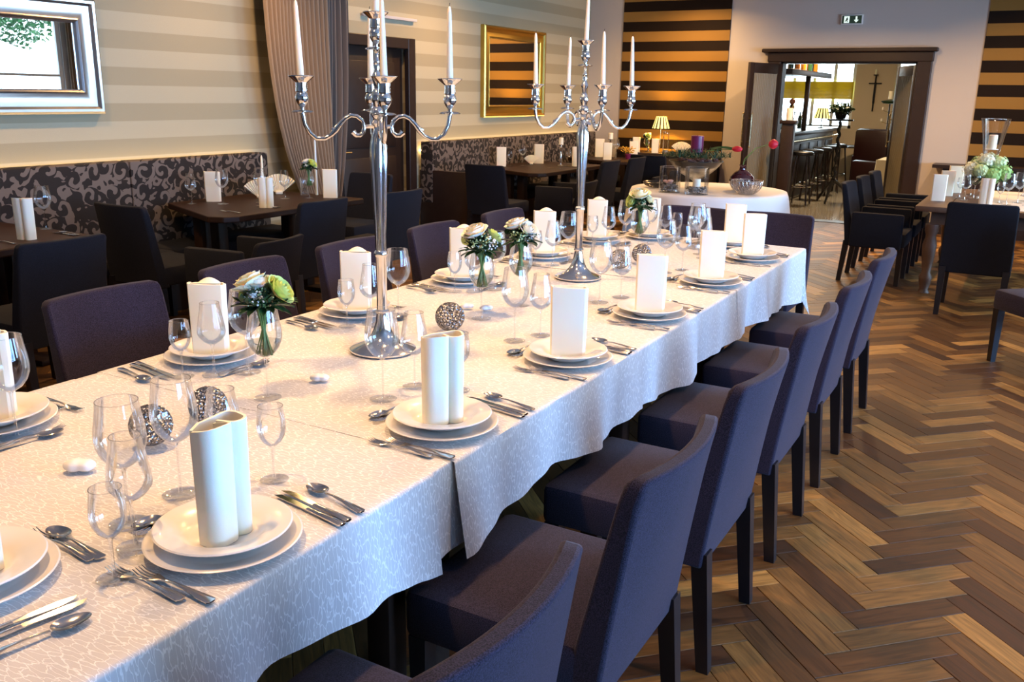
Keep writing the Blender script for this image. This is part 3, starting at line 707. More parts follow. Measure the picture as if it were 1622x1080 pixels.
def hem_z(y, pts):
    return float(np.interp(y, [p[0] for p in pts], [p[1] for p in pts]))
def tablecloth(label, y0, y1, zt, hem, out=.0, end0=False, end1=False, x0=TX0, x1=TX1, seed=1, dropL=.53, wave=.017):
    """a real cloth: a flat top with pressed creases, and skirts that hang from the edge in soft folds"""
    rn = random.Random(seed); ph = [rn.uniform(0, 6) for _ in range(6)]
    th = .0022
    ys = list(np.linspace(y0, y1, max(8, int((y1-y0)/.022))))
    def crease(x, y):
        c = 0
        for cx in (-1.42, -1.79, -2.16): c += .0014*math.exp(-((x-cx)/.005)**2)
        for cy_ in ((y0+y1)/2, ): c += .0014*math.exp(-((y-cy_)/.005)**2)
        c += .0004*math.sin(x*23+y*9+ph[0])*math.sin(y*17-x*5+ph[1])
        return c
    rows = []
    nd_ = 14
    for y in ys:
        row = []
        hz = hem_z(y, hem); hl = dropL+.012*math.sin(y*7+ph[2])
        def skirt(xe, sgn, hz, k):
            s = k/nd_
            if s < .12:   # round over the edge
                a = s/.12*PI/2; r = .006
                return (xe+sgn*(out+r*math.sin(a)), y, zt-r*(1-math.cos(a)))
            q = (s-.12)/.88
            w = q**1.1*(wave*math.sin(y*9.5+ph[3])+wave*.8*math.sin(y*17+ph[4])+.004*math.sin(y*41+ph[5])+.010)
            return (xe+sgn*(out+.006+w), y, (zt-.006)+(hz-zt+.006)*q)
        for k in range(nd_, 0, -1): row.append(skirt(x0, -1, hl, k))
        for x in np.linspace(x0, x1, 61): row.append((x, y, zt+crease(x, y)*(1 if x0+.01 < x < x1-.01 else 0)))
        for k in range(1, nd_+1): row.append(skirt(x1, 1, hz, k))
        rows.append(row)
    n = len(rows[0])
    def endrows(y, sgn):
        out_ = []
        for k in range(1, nd_+1):
            s = k/nd_; row = []
            for i, p in enumerate(rows[0 if sgn < 0 else -1]):
                # skirt columns fan out into a corner fold
                if i < nd_: m_ = (nd_-i)/nd_; xx = p[0]; zz = zt-(zt-p[2])*1.0
                elif i >= n-nd_: m_ = (i-(n-nd_-1))/nd_; xx = p[0]; zz = p[2]
                else: m_ = 0; xx = p[0]; zz = zt
                drop = .25*s; w = s*(.012+.010*math.sin(p[0]*16+ph[1]))
                if m_ > 0:
                    row.append((xx+(.055*s*m_ if i > nd_ else -.055*s*m_), y+sgn*(.012+w)*(1 if s > 0 else 0)+sgn*.02*m_*s, min(zz, zt)-.11*s*m_*0-(0.25*s*(1-m_)) - .10*s*m_))
                else: row.append((xx, y+sgn*(.006+w), zt-drop))
            out_.append(row)
        return out_
    allr = list(rows)
    if end1: allr = allr+endrows(y1, 1)
    if end0: allr = list(reversed(endrows(y0, -1)))+allr
    v = [p for r in allr for p in r]; f = []
    for i in range(len(allr)-1):
        for k in range(n-1): f.append((i*n+k, i*n+k+1, (i+1)*n+k+1, (i+1)*n+k))
    o = MB().add(v, f).obj('tablecloth', M_cloth, None, True, 70)
    sm = o.modifiers.new('thick', 'SOLIDIFY'); sm.thickness = .0012; sm.offset = -1
    tag(o, label, 'tablecloth', 'white cloths on the long table')
    return o
hem1 = [(.5, .54), (.9, .545), (1.28, .548), (1.42, .54), (1.56, .505), (1.66, .495)]
hem2 = [(1.68, .505), (1.78, .512), (2.0, .53), (2.2, .555), (2.44, .53), (2.62, .51), (2.90, .53)]
hem3 = [(2.9, .535), (3.1, .515), (3.34, .50), (3.6, .52), (4.05, .525)]
hem4 = [(4.0, .525), (4.5, .52), (5.0, .49), (5.3, .47), (5.48, .45)]
tablecloth('white vein-patterned tablecloth on the nearest section, hanging in the foreground', .52, 1.605, .7585, hem1, .004, end0=True, seed=2)
tablecloth('narrow strip of white cloth recessed in the gap between the two nearest cloths', 1.50, 1.80, .7572, [(1.5, .53), (1.8, .53)], -.004+.002, seed=5, wave=.003)
tablecloth('white vein-patterned tablecloth on the second section, starting right of the open corner fold', 1.69, 2.905, .7585, hem2, .006, seed=3)
tablecloth('white tablecloth on the third section, between two vertical seams', 2.89, 4.075, .7568, hem3, .003, seed=4)
tablecloth('white tablecloth on the farthest section, with hanging pointed corner', 4.06, 5.48, .7585, hem4, .006, end1=True, seed=6)
CZ = .7612   # where things stand on the cloth

# ------------------------------------------------------------------ table ware prototypes
def single(mb, name, mat, cat, **kw):
    o = mb.obj(name, mat, None, **kw); tag(o, name, cat); return o
def P1(o):
    KIDS[o.name] = []
    class Q(Proto):
        def __init__(s, o): s.root = o; s.used = False
    return Q(o)
plate_u = P1(single(MB().lathe([(.0001, .004), (.085, .004), (.088, .0), (.094, .0), (.100, .006), (.148, .0185), (.150, .021), (.147, .0225), (.102, .0115), (.092, .0085), (.0001, .008)], 64), 'dinner_plate', M_plate, 'plate'))
plate_s = P1(single(MB().lathe([(.0001, .003), (.055, .003), (.058, 0), (.064, 0), (.082, .012), (.092, .0235), (.130, .030), (.132, .0325), (.129, .0345), (.091, .0285), (.078, .0165), (.062, .0075), (.0001, .0065)], 64), 'soup_plate', M_plate, 'plate'))

def ribbon(path, th, z0, z1, top=None):
    """standing folded sheet: closed outline from a polyline with thickness; top(x,y)->dz shapes the upper rim"""
    P = [Vector((x, y, 0)) for x, y in path]; n = len(P); L = []; R = []
    for i in range(n):
        a = P[max(i-1, 0)]; b = P[min(i+1, n-1)]; t = (b-a).normalized(); nn = Vector((-t.y, t.x, 0))
        L.append(P[i]+nn*th/2); R.append(P[i]-nn*th/2)
    v = []; m = 5
    for k in range(m):
        for q in L+R:
            z = z0+(z1-z0)*k/(m-1)
            if k == m-1 and top: z += top(q.x, q.y)
            sw = 1+.04*(k/(m-1))
            v.append((q.x*sw, q.y*sw, z))
    N = 2*n; f = []
    ring = list(range(n))+list(range(2*n-1, n-1, -1))
    for k in range(m-1):
        for i in range(N):
            a, b = ring[i], ring[(i+1) % N]
            f.append((k*N+a, k*N+b, (k+1)*N+b, (k+1)*N+a))
    for i in range(n-1):
        f.append(((m-1)*N+i, (m-1)*N+i+1, (m-1)*N+n+i+1, (m-1)*N+n+i)); f.append((n+i, n+i+1, i+1, i))
    return MB().add(v, f)
def arc(cx, cy_, r, a0, a1, n=7, e=1.0):
    return [(cx+r*math.cos(math.radians(a0+(a1-a0)*i/(n-1))), cy_+e*r*math.sin(math.radians(a0+(a1-a0)*i/(n-1)))) for i in range(n)]
# two hollow rolls side by side: path goes round the first roll, back to the spine and round the second one (open book fold)
def book(r1, r2):
    p = [(-.050, .008)]+[(-.052, -.012)]+arc(-.030, -.014, .022, 190, 270, 5)+[(-.012, -.036)]+arc(-.010, -.018, .018, 275, 370, 6)+[(.006, -.004), (.004, .010)]
    q = [(.006, .004), (.010, -.014)]+arc(.030, -.016, .019, 200, 330, 7)+[(.052, -.004)]+arc(.036, .006, .016, 0, 90, 4)+[(.010, .022), (-.02, .024), (-.050, .010)]
    return p, q
p_, q_ = book(0, 0)
nb = MB(); a_ = ribbon(p_, .0055, 0, .236, lambda x, y: -.010*(y+.02)/.04-.05*(x+.01)*.35); nb.add(a_.v, a_.f)
b_ = ribbon(q_, .0055, 0, .232, lambda x, y: .12*(x-.02)*.5+.004); nb.add(b_.v, b_.f)
napkin_open = P1(single(nb, 'napkin', M_napkin, 'napkin', angle=35))
# flat-faced block fold
nf = MB(); c_ = ribbon([(-.054, .014), (-.056, -.004), (-.052, -.014), (.0, -.020), (.048, -.016), (.055, -.008), (.055, .006), (.045, .015), (.0, .020), (-.04, .019), (-.05, .004), (0, .0), (.042, .001)], .007, 0, .232, lambda x, y: .003*math.sin(x*70))
nf.add(c_.v, c_.f)
napkin_flat = P1(single(nf, 'napkin', M_napkin, 'napkin', angle=35))
# version for the bench side with a curled roll on top
nc = MB(); nc.add(c_.v, c_.f); nc.grid(lambda u, v: (-.028+.07*u, -.014+.024*math.sin(v*PI), .231+.016*math.sin(u*PI)*math.sin(v*PI)+.004), 8, 6)
napkin_curl = P1(single(nc, 'napkin', M_napkin, 'napkin', angle=35))
def fan():
    t = MB(); n = 14
    def fn(u, v):
        a = math.radians(-52+104*u); r = .03+.15*v
        return (r*math.sin(a), .010*math.cos(u*n*2*PI)*(.3+v*.7), r*math.cos(a)-.01)
    t.grid(fn, n*6, 5); t.bbox((-.03, -.02, 0), (.03, .02, .03), .006); return t
napkin_fan = P1(single(fan(), 'fan_napkin', M_napkin, 'napkin', angle=60))

def make_glass(name, prof_bowl, stem, foot, h_b, n=40):
    t = thing(name, 'glass', 'wine glass')
    MB().lathe(prof_bowl, n, cap0=False, cap1=False).obj('bowl', M_glass, t, True, 60)
    MB().lathe(stem, 16, cap0=False, cap1=False).obj('stem', M_stemglass, t, True, 60)
    MB().lathe(foot, n, cap0=False, cap1=False).obj('foot', M_foot, t, True, 60)
    rim = prof_bowl[-1]
    ring = [(rim[0]+.0009*math.cos(2*PI*k/6), rim[1]+.0009*math.sin(2*PI*k/6)) for k in range(7)]
    MB().lathe(ring, n, cap0=False, cap1=False).obj('rim', M_stemglass, t)
    return t
def wall(prof, th=.0012):
    return prof
# large: tall bowl, slightly narrowing rim
g_large = Proto(make_glass('large_wine_glass', [(.0035, .1215), (.012, .1245), (.028, .135), (.041, .152), (.0485, .172), (.0500, .190), (.0480, .212), (.0435, .240), (.0400, .265)],
    [(.006, .004), (.0042, .012), (.0034, .04), (.0034, .095), (.0045, .115), (.008, .123)], [(.0001, .0062), (.006, .006), (.02, .0032), (.038, .0016), (.0395, .0008), (.0385, 0), (.0001, 0)], .265))
# medium: flared conical bowl widest near its base
g_mid = Proto(make_glass('flared_wine_glass', [(.0035, .0985), (.014, .102), (.030, .113), (.0405, .128), (.0425, .138), (.0405, .155), (.0355, .185), (.0310, .210), (.0285, .230)],
    [(.006, .004), (.0042, .012), (.0033, .035), (.0033, .075), (.0045, .092), (.008, .100)], [(.0001, .0062), (.006, .006), (.02, .0032), (.036, .0016), (.0375, .0008), (.0365, 0), (.0001, 0)], .23))
g_small = Proto(make_glass('small_wine_glass', [(.003, .0815), (.010, .084), (.0215, .0945), (.0295, .110), (.0325, .128), (.0318, .148), (.0290, .166), (.0275, .178)],
    [(.005, .004), (.0038, .012), (.003, .03), (.003, .062), (.004, .076), (.007, .083)], [(.0001, .0055), (.005, .0052), (.016, .003), (.031, .0015), (.0325, .0008), (.0315, 0), (.0001, 0)], .178))

def bar_sweep(stn, n=8):
    """stations (x, halfwidth, halfthickness, z)"""
    v = []; f = []
    for (x, w, h, z) in stn:
        for k in range(n):
            a = 2*PI*k/n+PI/n; v.append((x, w*math.cos(a)/math.cos(PI/n), z+h*math.sin(a)))
    m = len(stn)
    for i in range(m-1):
        for k in range(n):
            l = (k+1) % n; f.append((i*n+k, (i+1)*n+k, (i+1)*n+l, i*n+l))
    f.append(tuple(range(n))); f.append(tuple(reversed([(m-1)*n+k for k in range(n)])))
    return MB().add(v, f)
HND = [(0, .006, .0015, .004), (.004, .0105, .0022, .004), (.03, .0095, .0022, .005), (.06, .006, .0022, .007), (.10, .0036, .002, .008), (.125, .0036, .0018, .006)]
def make_fork():
    m = bar_sweep(HND+[(.140, .009, .0012, .0045), (.150, .0122, .0010, .0035), (.158, .0125, .0009, .003)])
    for k in range(4):
        y = -.0098+k*.0065
        pts = [(.156, y, .003), (.17, y, .0025), (.185, y, .004), (.20, y, .009)]
        m.tube(pts, [.0021, .0020, .0017, .0008], 5)
    return m
def make_spoon(L=.0, s=1.0):
    m = bar_sweep(HND)
    def fn(u, v):
        a = 2*PI*u; r = v; x = .157+.033*r*math.cos(a)*(1+.06*math.cos(a)); y = .0205*r*math.sin(a)*(1-.10*math.cos(a))
        return (x, y, .0012+.0075*r**2)
    m.grid(fn, 24, 6); return m
def make_knife():
    m = bar_sweep([(0, .007, .003, .005), (.004, .0095, .0042, .005), (.05, .0078, .0042, .005), (.105, .006, .0035, .005), (.112, .0068, .003, .005)])
    m.add([(.11, -.006, .0045), (.11, .006, .004), (.19, -.0105, .0042), (.21, -.007, .0042), (.224, .004, .004), (.19, .0065, .004), (.11, -.006, .0062), (.11, .006, .0055), (.19, -.0105, .0048), (.21, -.007, .0048), (.224, .004, .0045), (.19, .0065, .0055)],
          [(0, 2, 3, 4, 5, 1), (7, 11, 10, 9, 8, 6), (0, 6, 8, 2), (2, 8, 9, 3), (3, 9, 10, 4), (4, 10, 11, 5), (5, 11, 7, 1)])
    return m
fork_p = P1(single(make_fork(), 'fork', M_steel, 'fork')); spoon_p = P1(single(make_spoon(), 'spoon', M_steel, 'spoon')); knife_p = P1(single(make_knife(), 'knife', M_steel, 'knife'))

# ------------------------------------------------------------------ place settings
def setting(cx, cy_, face, where, glasses=None, nap='flat', nrot=0.0, forks=True, knives=True, dessert=True, ndx=0, ndy=0):
    """face: direction the guest looks ('-x','+x','+y','-y'); local x' = guest's right, y' = away from the guest"""
    ang = {'+y': 0, '-x': PI/2, '-y': PI, '+x': -PI/2}[face]
    ca, sa = math.cos(ang), math.sin(ang)
    W_ = lambda x, y: (cx+ca*x-sa*y, cy_+sa*x+ca*y)
    def at(p, x, y, rz, label, group, dz=0, sc=None):
        wx, wy = W_(x, y); p.place((wx, wy, CZ+dz), ang+rz, label, group, sc)
    plate_u.place((cx, cy_, CZ), 0, 'white flat dinner plate under the soup plate, %s' % where, 'flat plates on the long table')
    plate_s.place((cx, cy_, CZ+.0115), 0, 'white rimmed soup plate, %s' % where, 'soup plates on the long table')
    P = {'open': napkin_open, 'flat': napkin_flat, 'curl': napkin_curl}[nap]
    P.place((cx+ndx, cy_+ndy, CZ+.0195), nrot, 'cream napkin standing upright on the soup plate, %s' % where, 'folded napkins on the long table')
    def piece(p, x0, y0, x1, y1, label, grp, dz=0):
        a = math.atan2(y1-y0, x1-x0); at(p, x0, y0, a, label, grp, dz)
    if knives:
        piece(knife_p, .175, -.15, .212, .08, 'dinner knife nearer the plate, %s' % where, 'table knives')
        piece(knife_p, .196, -.148, .236, .08, 'dinner knife farther from the plate, %s' % where, 'table knives')
        piece(spoon_p, .243, -.145, .292, .08, 'soup spoon outside the knives, %s' % where, 'table spoons')
    if forks:
        piece(fork_p, -.185, -.095, -.178, .154, 'outer table fork left of the plate, %s' % where, 'table forks')
        piece(fork_p, -.163, -.145, -.158, .106, 'inner table fork left of the plate, %s' % where, 'table forks')
    if dessert:
        piece(spoon_p, .13, .175, -.05, .195, 'dessert spoon lying above the plate, %s' % where, 'dessert spoons')
        piece(fork_p, -.10, .165, .06, .175, 'dessert fork lying above the plate, %s' % where, 'dessert forks') if False else piece(fork_p, .12, .162, -.06, .170, 'dessert fork lying above the plate, %s' % where, 'dessert forks', 0.0)
    gl = glasses or {'L': W_(.09, .26), 'M': W_(.17, .235), 'S': W_(.27, .14)}
    for k, p in gl.items():
        pr, nm, gg = {'L': (g_large, 'large tall-bowled wine glass', 'large wine glasses'), 'M': (g_mid, 'middle-sized flared wine glass', 'flared wine glasses'), 'S': (g_small, 'small wine glass', 'small wine glasses')}[k]
        pr.place((p[0], p[1], CZ), random.uniform(0, 6), '%s, %s' % (nm, where), gg)
A = 'aisle-side place %s from the camera'
B = 'bench-side place %s from the camera'
setting(-1.547, .765, '+y', 'near-head place at the left photo edge', {'S': (-1.339, .909), 'M': (-1.405, 1.006), 'L': (-1.500, 1.064)}, 'flat', 1.0, forks=False)
setting(-1.27, 1.105, '-x', A % 'first', {'L': (-1.523, 1.214), 'M': (-1.466, 1.295), 'S': (-1.405, 1.378)}, 'open', 1.62, ndx=.0, ndy=-.0)
setting(-1.27, 1.86, '-x', A % 'second', {'L': (-1.543, 1.958), 'M': (-1.535, 2.102), 'S': (-1.40, 2.14)}, 'open', .95)
setting(-1.267, 2.60, '-x', A % 'third', {'L': (-1.54, 2.719), 'M': (-1.497, 2.835), 'S': (-1.40, 2.88)}, 'flat', .42)
setting(-1.268, 3.34, '-x', A % 'fourth', {'L': (-1.545, 3.461), 'M': (-1.507, 3.606), 'S': (-1.40, 3.62)}, 'flat', .40)
setting(-1.269, 4.13, '-x', A % 'fifth', {'L': (-1.55, 4.26), 'M': (-1.50, 4.38), 'S': (-1.41, 4.42)}, 'flat', .38)
setting(-1.283, 4.90, '-x', A % 'sixth', {'L': (-1.58, 4.90), 'M': (-1.52, 4.78), 'S': (-1.47, 4.66)}, 'flat', .36)
setting(-2.27, 1.25, '+x', B % 'first', {'L': (-2.136, 1.225), 'M': (-2.11, 1.125), 'S': (-2.01, 1.06)}, 'curl', .55)
setting(-2.27, 1.98, '+x', B % 'second', {'S': (-2.189, 1.792), 'M': (-2.123, 1.857), 'L': (-2.056, 1.932)}, 'curl', .55)
setting(-2.265, 2.72, '+x', B % 'third', {'S': (-2.173, 2.55), 'M': (-2.125, 2.635), 'L': (-2.12, 2.80)}, 'curl', .50)
setting(-2.27, 3.50, '+x', B % 'fourth', {'S': (-2.178, 3.293), 'M': (-2.106, 3.342), 'L': (-2.05, 3.43)}, 'curl', .50)
setting(-2.26, 4.30, '+x', B % 'fifth', {'S': (-2.188, 4.07), 'M': (-2.115, 4.121), 'L': (-2.09, 4.25)}, 'curl', .48)
setting(-2.26, 4.98, '+x', B % 'sixth', {'S': (-2.20, 4.79), 'M': (-2.13, 4.86), 'L': (-2.05, 4.93)}, 'curl', .46)
setting(-2.04, 5.29, '-y', 'far-head place left of centre', {'L': (-1.96, 5.07), 'M': (-1.885, 5.145), 'S': (-1.84, 5.23)}, 'flat', .3, dessert=False)
setting(-1.50, 5.28, '-y', 'far-head place by the right corner', {'L': (-1.66, 5.06), 'M': (-1.70, 5.14), 'S': (-1.745, 5.235)}, 'flat', .3, dessert=False)

# ------------------------------------------------------------------ candelabra
def make_candelabra(rot):
    t = thing('candelabra', 'c', 'candelabra')
    MB().lathe([(.0001, .001), (.108, .001), (.113, .004), (.113, .009), (.106, .013), (.088, .020), (.062, .032), (.042, .052), (.030, .078), (.023, .105), (.020, .128), (.0195, .135)], 48, cap1=False).obj('base', M_silver, t)
    MB().lathe([(.0195, .132), (.023, .136), (.023, .141), (.0185, .146), (.0175, .18), (.0185, .325), (.022, .330), (.0235, .336), (.022, .342), (.0175, .348), (.0185, .40), (.022, .50), (.0262, .60), (.0285, .66), (.0275, .69), (.021, .72), (.013, .74), (.011, .747),
                (.017, .753), (.020, .76), (.015, .768), (.010, .774)], 72, flute=(12, .11, .35, .725), cap0=False).obj('stem', M_silver, t, True, 35)
    MB().lathe([(.010, .77), (.018, .778), (.0235, .792), (.020, .806), (.012, .812), (.015, .822), (.021, .838), (.016, .858), (.0095, .868), (.012, .885), (.0175, .900), (.012, .915), (.0085, .922), (.0105, .932), (.0105, .94), (.0085, .943), (.0105, .946), (.0105, .952), (.0075, .956), (.0080, .985), (.0065, .99)], 32).obj('centre_column', M_silver, t)
    cup = [(.006, -.115), (.006, -.108), (.028, -.1055), (.034, -.108), (.0345, -.106), (.028, -.1025), (.0065, -.100), (.007, -.092), (.0125, -.086), (.0195, -.074), (.0215, -.062), (.0185, -.052), (.0150, -.047), (.0185, -.044), (.0185, -.038), (.0172, -.030), (.0180, -.018), (.024, -.013), (.036, -.003), (.040, .001), (.0395, .003), (.030, -.003), (.0155, -.008), (.0125, -.009), (.0125, -.03), (.0001, -.03)]
    cm = MB().lathe(cup, 32, cap0=True, cap1=False).mesh('candle_cup', M_silver)
    link('candle_cup', cm, t, (0, 0, 1.095))
    R = .235; ct = .900
    pts = []
    # from the hub: inner scroll, S-curve dipping, rising into the cup
    for a in np.linspace(200, -60, 16):   # scroll end near the hub
        pass
    key = [(.055, .722), (.048, .733), (.056, .744), (.072, .744), (.084, .728), (.080, .703)]
    S = []
    # inner curl (starts below, rolls over the top at hub side)
    for a in np.linspace(290, 20, 12): S.append((.054+.0, .735))
    S = [(.080, .733), (.070, .722), (.058, .722), (.047, .732), (.043, .748), (.050, .768), (.066, .781), (.085, .784), (.103, .775), (.120, .757), (.135, .738), (.150, .722), (.170, .711), (.195, .711), (.215, .728), (.229, .755), (R, .790)]
    am = MB().tube([(r, 0, z) for r, z in S], [.0105, .0078, .0072, .007, .007, .007, .007, .007, .007, .0078, .0095, .0072, .007, .007, .007, .007, .0075], 10)
    am.ball((.137, 0, .740), .010, (1.3, .7, .8), 1); am.tube([(.012, 0, .75), (.045, 0, .75)], .006, 8)
    am = am.mesh('arm', M_silver)
    for k in range(4):
        a = rot+k*PI/2
        link('arm', am, t, (0, 0, 0), (0, 0, a))
        link('candle_cup', cm, t, (R*math.cos(a), R*math.sin(a), ct))
    return t
M_flame = None
candle_me = MB().lathe([(.0001, 0), (.0112, 0), (.0112, .01), (.0092, .12), (.0066, .235), (.0045, .248), (.0018, .253), (.0001, .2535)], 20).mesh('taper_candle', M_wax)
wick_me = MB().tube([(0, 0, .252), (.0006, 0, .258), (.0018, 0, .263)], .0009, 5).mesh('wick', M_wick)
def candles(cx, cy_, rot, base, names):
    R = .235
    spots = [(0, 0, 1.095)]+[(R*math.cos(rot+k*PI/2), R*math.sin(rot+k*PI/2), .900) for k in range(4)]
    rn = random.Random(int(cx*100+cy_*10))
    for (x, y, z), nm in zip(spots, names):
        o = link('taper_candle', candle_me, None, (cx+x, cy_+y, CZ+z-.030+.0003), (rn.uniform(-.03, .03), rn.uniform(-.03, .03), 0))
        tag(o, 'tall ivory taper candle %s of %s' % (nm, base), 'candle', 'candles in the candelabra'); link('wick', wick_me, o)
# directions: arms measured against the view azimuth
def az(cx, cy_): return math.atan2(cy_, cx)
v1 = az(-1.858, 2.363); r1 = v1-PI/2+.09
c1 = make_candelabra(r1); c1.location = (-1.858, 2.363, CZ); c1['label'] = 'nearer tall silver five-light candelabra with fluted stem on the white cloth'; c1['group'] = 'silver candelabras'
candles(-1.858, 2.363, r1, 'the nearer candelabra', ['in the centre cup', 'in the right cup', 'in the rear cup', 'in the left cup', 'in the front cup'])
v2 = az(-1.858, 3.894); r2_ = v2-math.radians(70)
c2_ = make_candelabra(r2_); c2_.location = (-1.858, 3.894, CZ); c2_['label'] = 'farther tall silver five-light candelabra with fluted stem on the white cloth'; c2_['group'] = 'silver candelabras'
candles(-1.858, 3.894, r2_, 'the farther candelabra', ['in the centre cup', 'in the rightmost cup', 'in the second cup from left', 'in the leftmost cup', 'in the front right cup'])

# ------------------------------------------------------------------ flowers
def rose_mesh(seed, mat, R=.026):
    rn = random.Random(seed); m = MB()
    for layer, (n, r, h, op, w) in enumerate(((3, .30, 1.0, -.25, 1.2), (4, .50, 1.02, -.05, 1.0), (5, .72, .98, .12, .85), (6, .92, .90, .30, .75), (6, 1.08, .70, .62, .7))):
        for k in range(n):
            a0 = 2*PI*k/n+layer*.7+rn.uniform(-.15, .15); ww = w*rn.uniform(.9, 1.1)
            def fn(u, v, a0=a0, ww=ww, r=r, h=h, op=op):
                a = a0+(u-.5)*2*ww*(.55+.6*math.sin(min(v*1.3, 1)*PI/2))*(1-.35*max(0, v-.7)/.3*abs(u-.5)*2)
                rr_ = R*r*(.25+.75*math.sin(min(1, v*1.25)*PI/2))+R*op*.55*v**3
                z = R*(h*1.25*v-.10*(2*u-1)**2*v-.18*max(0, op)*v**4)
                return (rr_*math.cos(a), rr_*math.sin(a), z)
            m.grid(fn, 6, 6)
    return m.mesh('rose', mat, True, 80)
roses = [rose_mesh(1, M_rose), rose_mesh(2, M_rose_w), rose_mesh(3, M_rose_g)]
lm = MB()
def leaf_fn(u, v):
    w = .016*math.sin(PI*min(1, v*.97+.03))**.8*(1-.25*v)
    return ((u-.5)*2*w, .062*v, -.006*(1-abs(2*u-1))-.018*v*v)
leaf_a = MB().grid(leaf_fn, 4, 8).mesh('leaf', M_leaf2, True, 80); leaf_b = MB().grid(lambda u, v: tuple(c*.7 for c in leaf_fn(u, v)), 4, 8).mesh('leaf', M_leaf, True, 80)
grass_me = MB()
for k in range(12):
    a = -0.9+.16*k; grass_me.tube([(0, 0, 0), (.03*math.cos(a), .03*math.sin(a), .008), (.075*math.cos(a), .075*math.sin(a), -.004+.002*(k % 3))], [.0012, .001, .0004], 4)
grass_me = grass_me.mesh('grass', M_leaf)
bl = MB(); rb = random.Random(5)
for k in range(26):
    a = rb.uniform(0, 6.28); r = .016*math.sqrt(rb.random()); bl.ball((r*math.cos(a), r*math.sin(a), .010*rb.random()-r*r*18), .0030, sub=1)
blossom_me = bl.mesh('blossom', pbr('white_blossom', (.82, .82, .78), .6)); 
bl = MB()
for k in range(22):
    a = rb.uniform(0, 6.28); r = .018*math.sqrt(rb.random()); bl.ball((r*math.cos(a), r*math.sin(a), .010*rb.random()), .0032, sub=1)
berries_me = bl.mesh('berries', M_berry)
def bouquet(loc, zc, rad, layout, label, seed, stem_len=.12, group='small bouquets on the long table'):
    """loc: stems' foot; zc: height of the flower dome above it; layout: (azimuth deg, polar deg, kind, size)"""
    rn = random.Random(seed); t = thing('bouquet', label, 'bouquet', loc, rn.uniform(0, .2), group)
    st = MB()
    for k in range(30):
        a = rn.uniform(0, 6.28); r0 = .027*math.sqrt(rn.random()); a2 = a+2.5; r1_ = .010*rn.random(); 
        st.tube([(r0*math.cos(a), r0*math.sin(a), 0), (r1_*math.cos(a2), r1_*math.sin(a2), zc*.62), (rad*.5*math.cos(a2)*rn.random(), rad*.5*math.sin(a2)*rn.random(), zc+.0)], [.0021, .0018, .0014], 5)
    st.obj('stems', M_stem, t)
    # leafy core
    core = MB()
    for k in range(260):
        a = rn.uniform(0, 6.28); ph_ = rn.uniform(.15, 1.55); r = rad*rn.uniform(.55, 1.0)
        c = Vector((r*math.sin(ph_)*math.cos(a), r*math.sin(ph_)*math.sin(a), zc+r*math.cos(ph_)*.75-.01)); q = Vector((rn.uniform(-1, 1), rn.uniform(-1, 1), rn.uniform(-.3, 1))).normalized()*.027
        s_ = q.cross(Vector((0, 0, 1))).normalized()*.009
        core.add([c, c+q*.5+s_, c+q, c+q*.5-s_], [(0, 1, 2, 3)])
    o = core.obj('foliage', M_leaf2, t, False); o['kind'] = 'stuff'
    for k in range(14):
        a = 2*PI*k/14+rn.uniform(-.2, .2)
        link('leaf', leaf_a if k % 3 else leaf_b, t, (rad*.35*math.cos(a), rad*.35*math.sin(a), zc-.012+rn.uniform(-.004, .006)), (rn.uniform(-.15, .25), rn.uniform(-.2, .2), a-PI/2))
    for (a, p, kd, s_) in layout:
        a = math.radians(a); p = math.radians(p); d_ = Vector((math.sin(p)*math.cos(a), math.sin(p)*math.sin(a), math.cos(p)))
        c = Vector((0, 0, zc))+Vector((d_.x*rad*.80, d_.y*rad*.80, d_.z*rad*.62))-d_*.008
        me = {'c': roses[0], 'w': roses[1], 'g': roses[2], 'b': blossom_me, 'y': berries_me, 'x': grass_me}[kd]
        nm = {'c': 'rose', 'w': 'rose', 'g': 'rose', 'b': 'blossom', 'y': 'berries', 'x': 'grass'}[kd]
        o = link(nm, me, t, c); o.rotation_euler = d_.to_track_quat('Z', 'Y').to_euler(); o.scale = (s_*1.32,)*3 if kd in 'cwg' else (s_*1.2,)*3
        if kd in 'by': o['kind'] = 'stuff'
        if kd == 'x': o.rotation_euler = (0, 0, a); o.location = (0, 0, zc)
    return t
def bouquet_glass(x, y, label, bl_label, layout, seed, zc=.155, rad=.070):
    g_large.place((x, y, CZ), 0, label, 'wine glasses used as flower vases')
    MB_w = MB().lathe([(.0001, .1262), (.012, .1264), (.0265, .1365), (.039, .1535), (.0455, .169), (.0001, .169)], 32, c=(0, 0, 0))
    w = MB_w.obj('water', M_water, None, True, 60, (x, y, CZ)); tag(w, 'clear water in %s' % label.replace('large wine glass', 'the wine glass'), 'water', 'water in the flower glasses')
    bouquet((x, y, CZ+.131), zc, rad, layout, bl_label, seed)
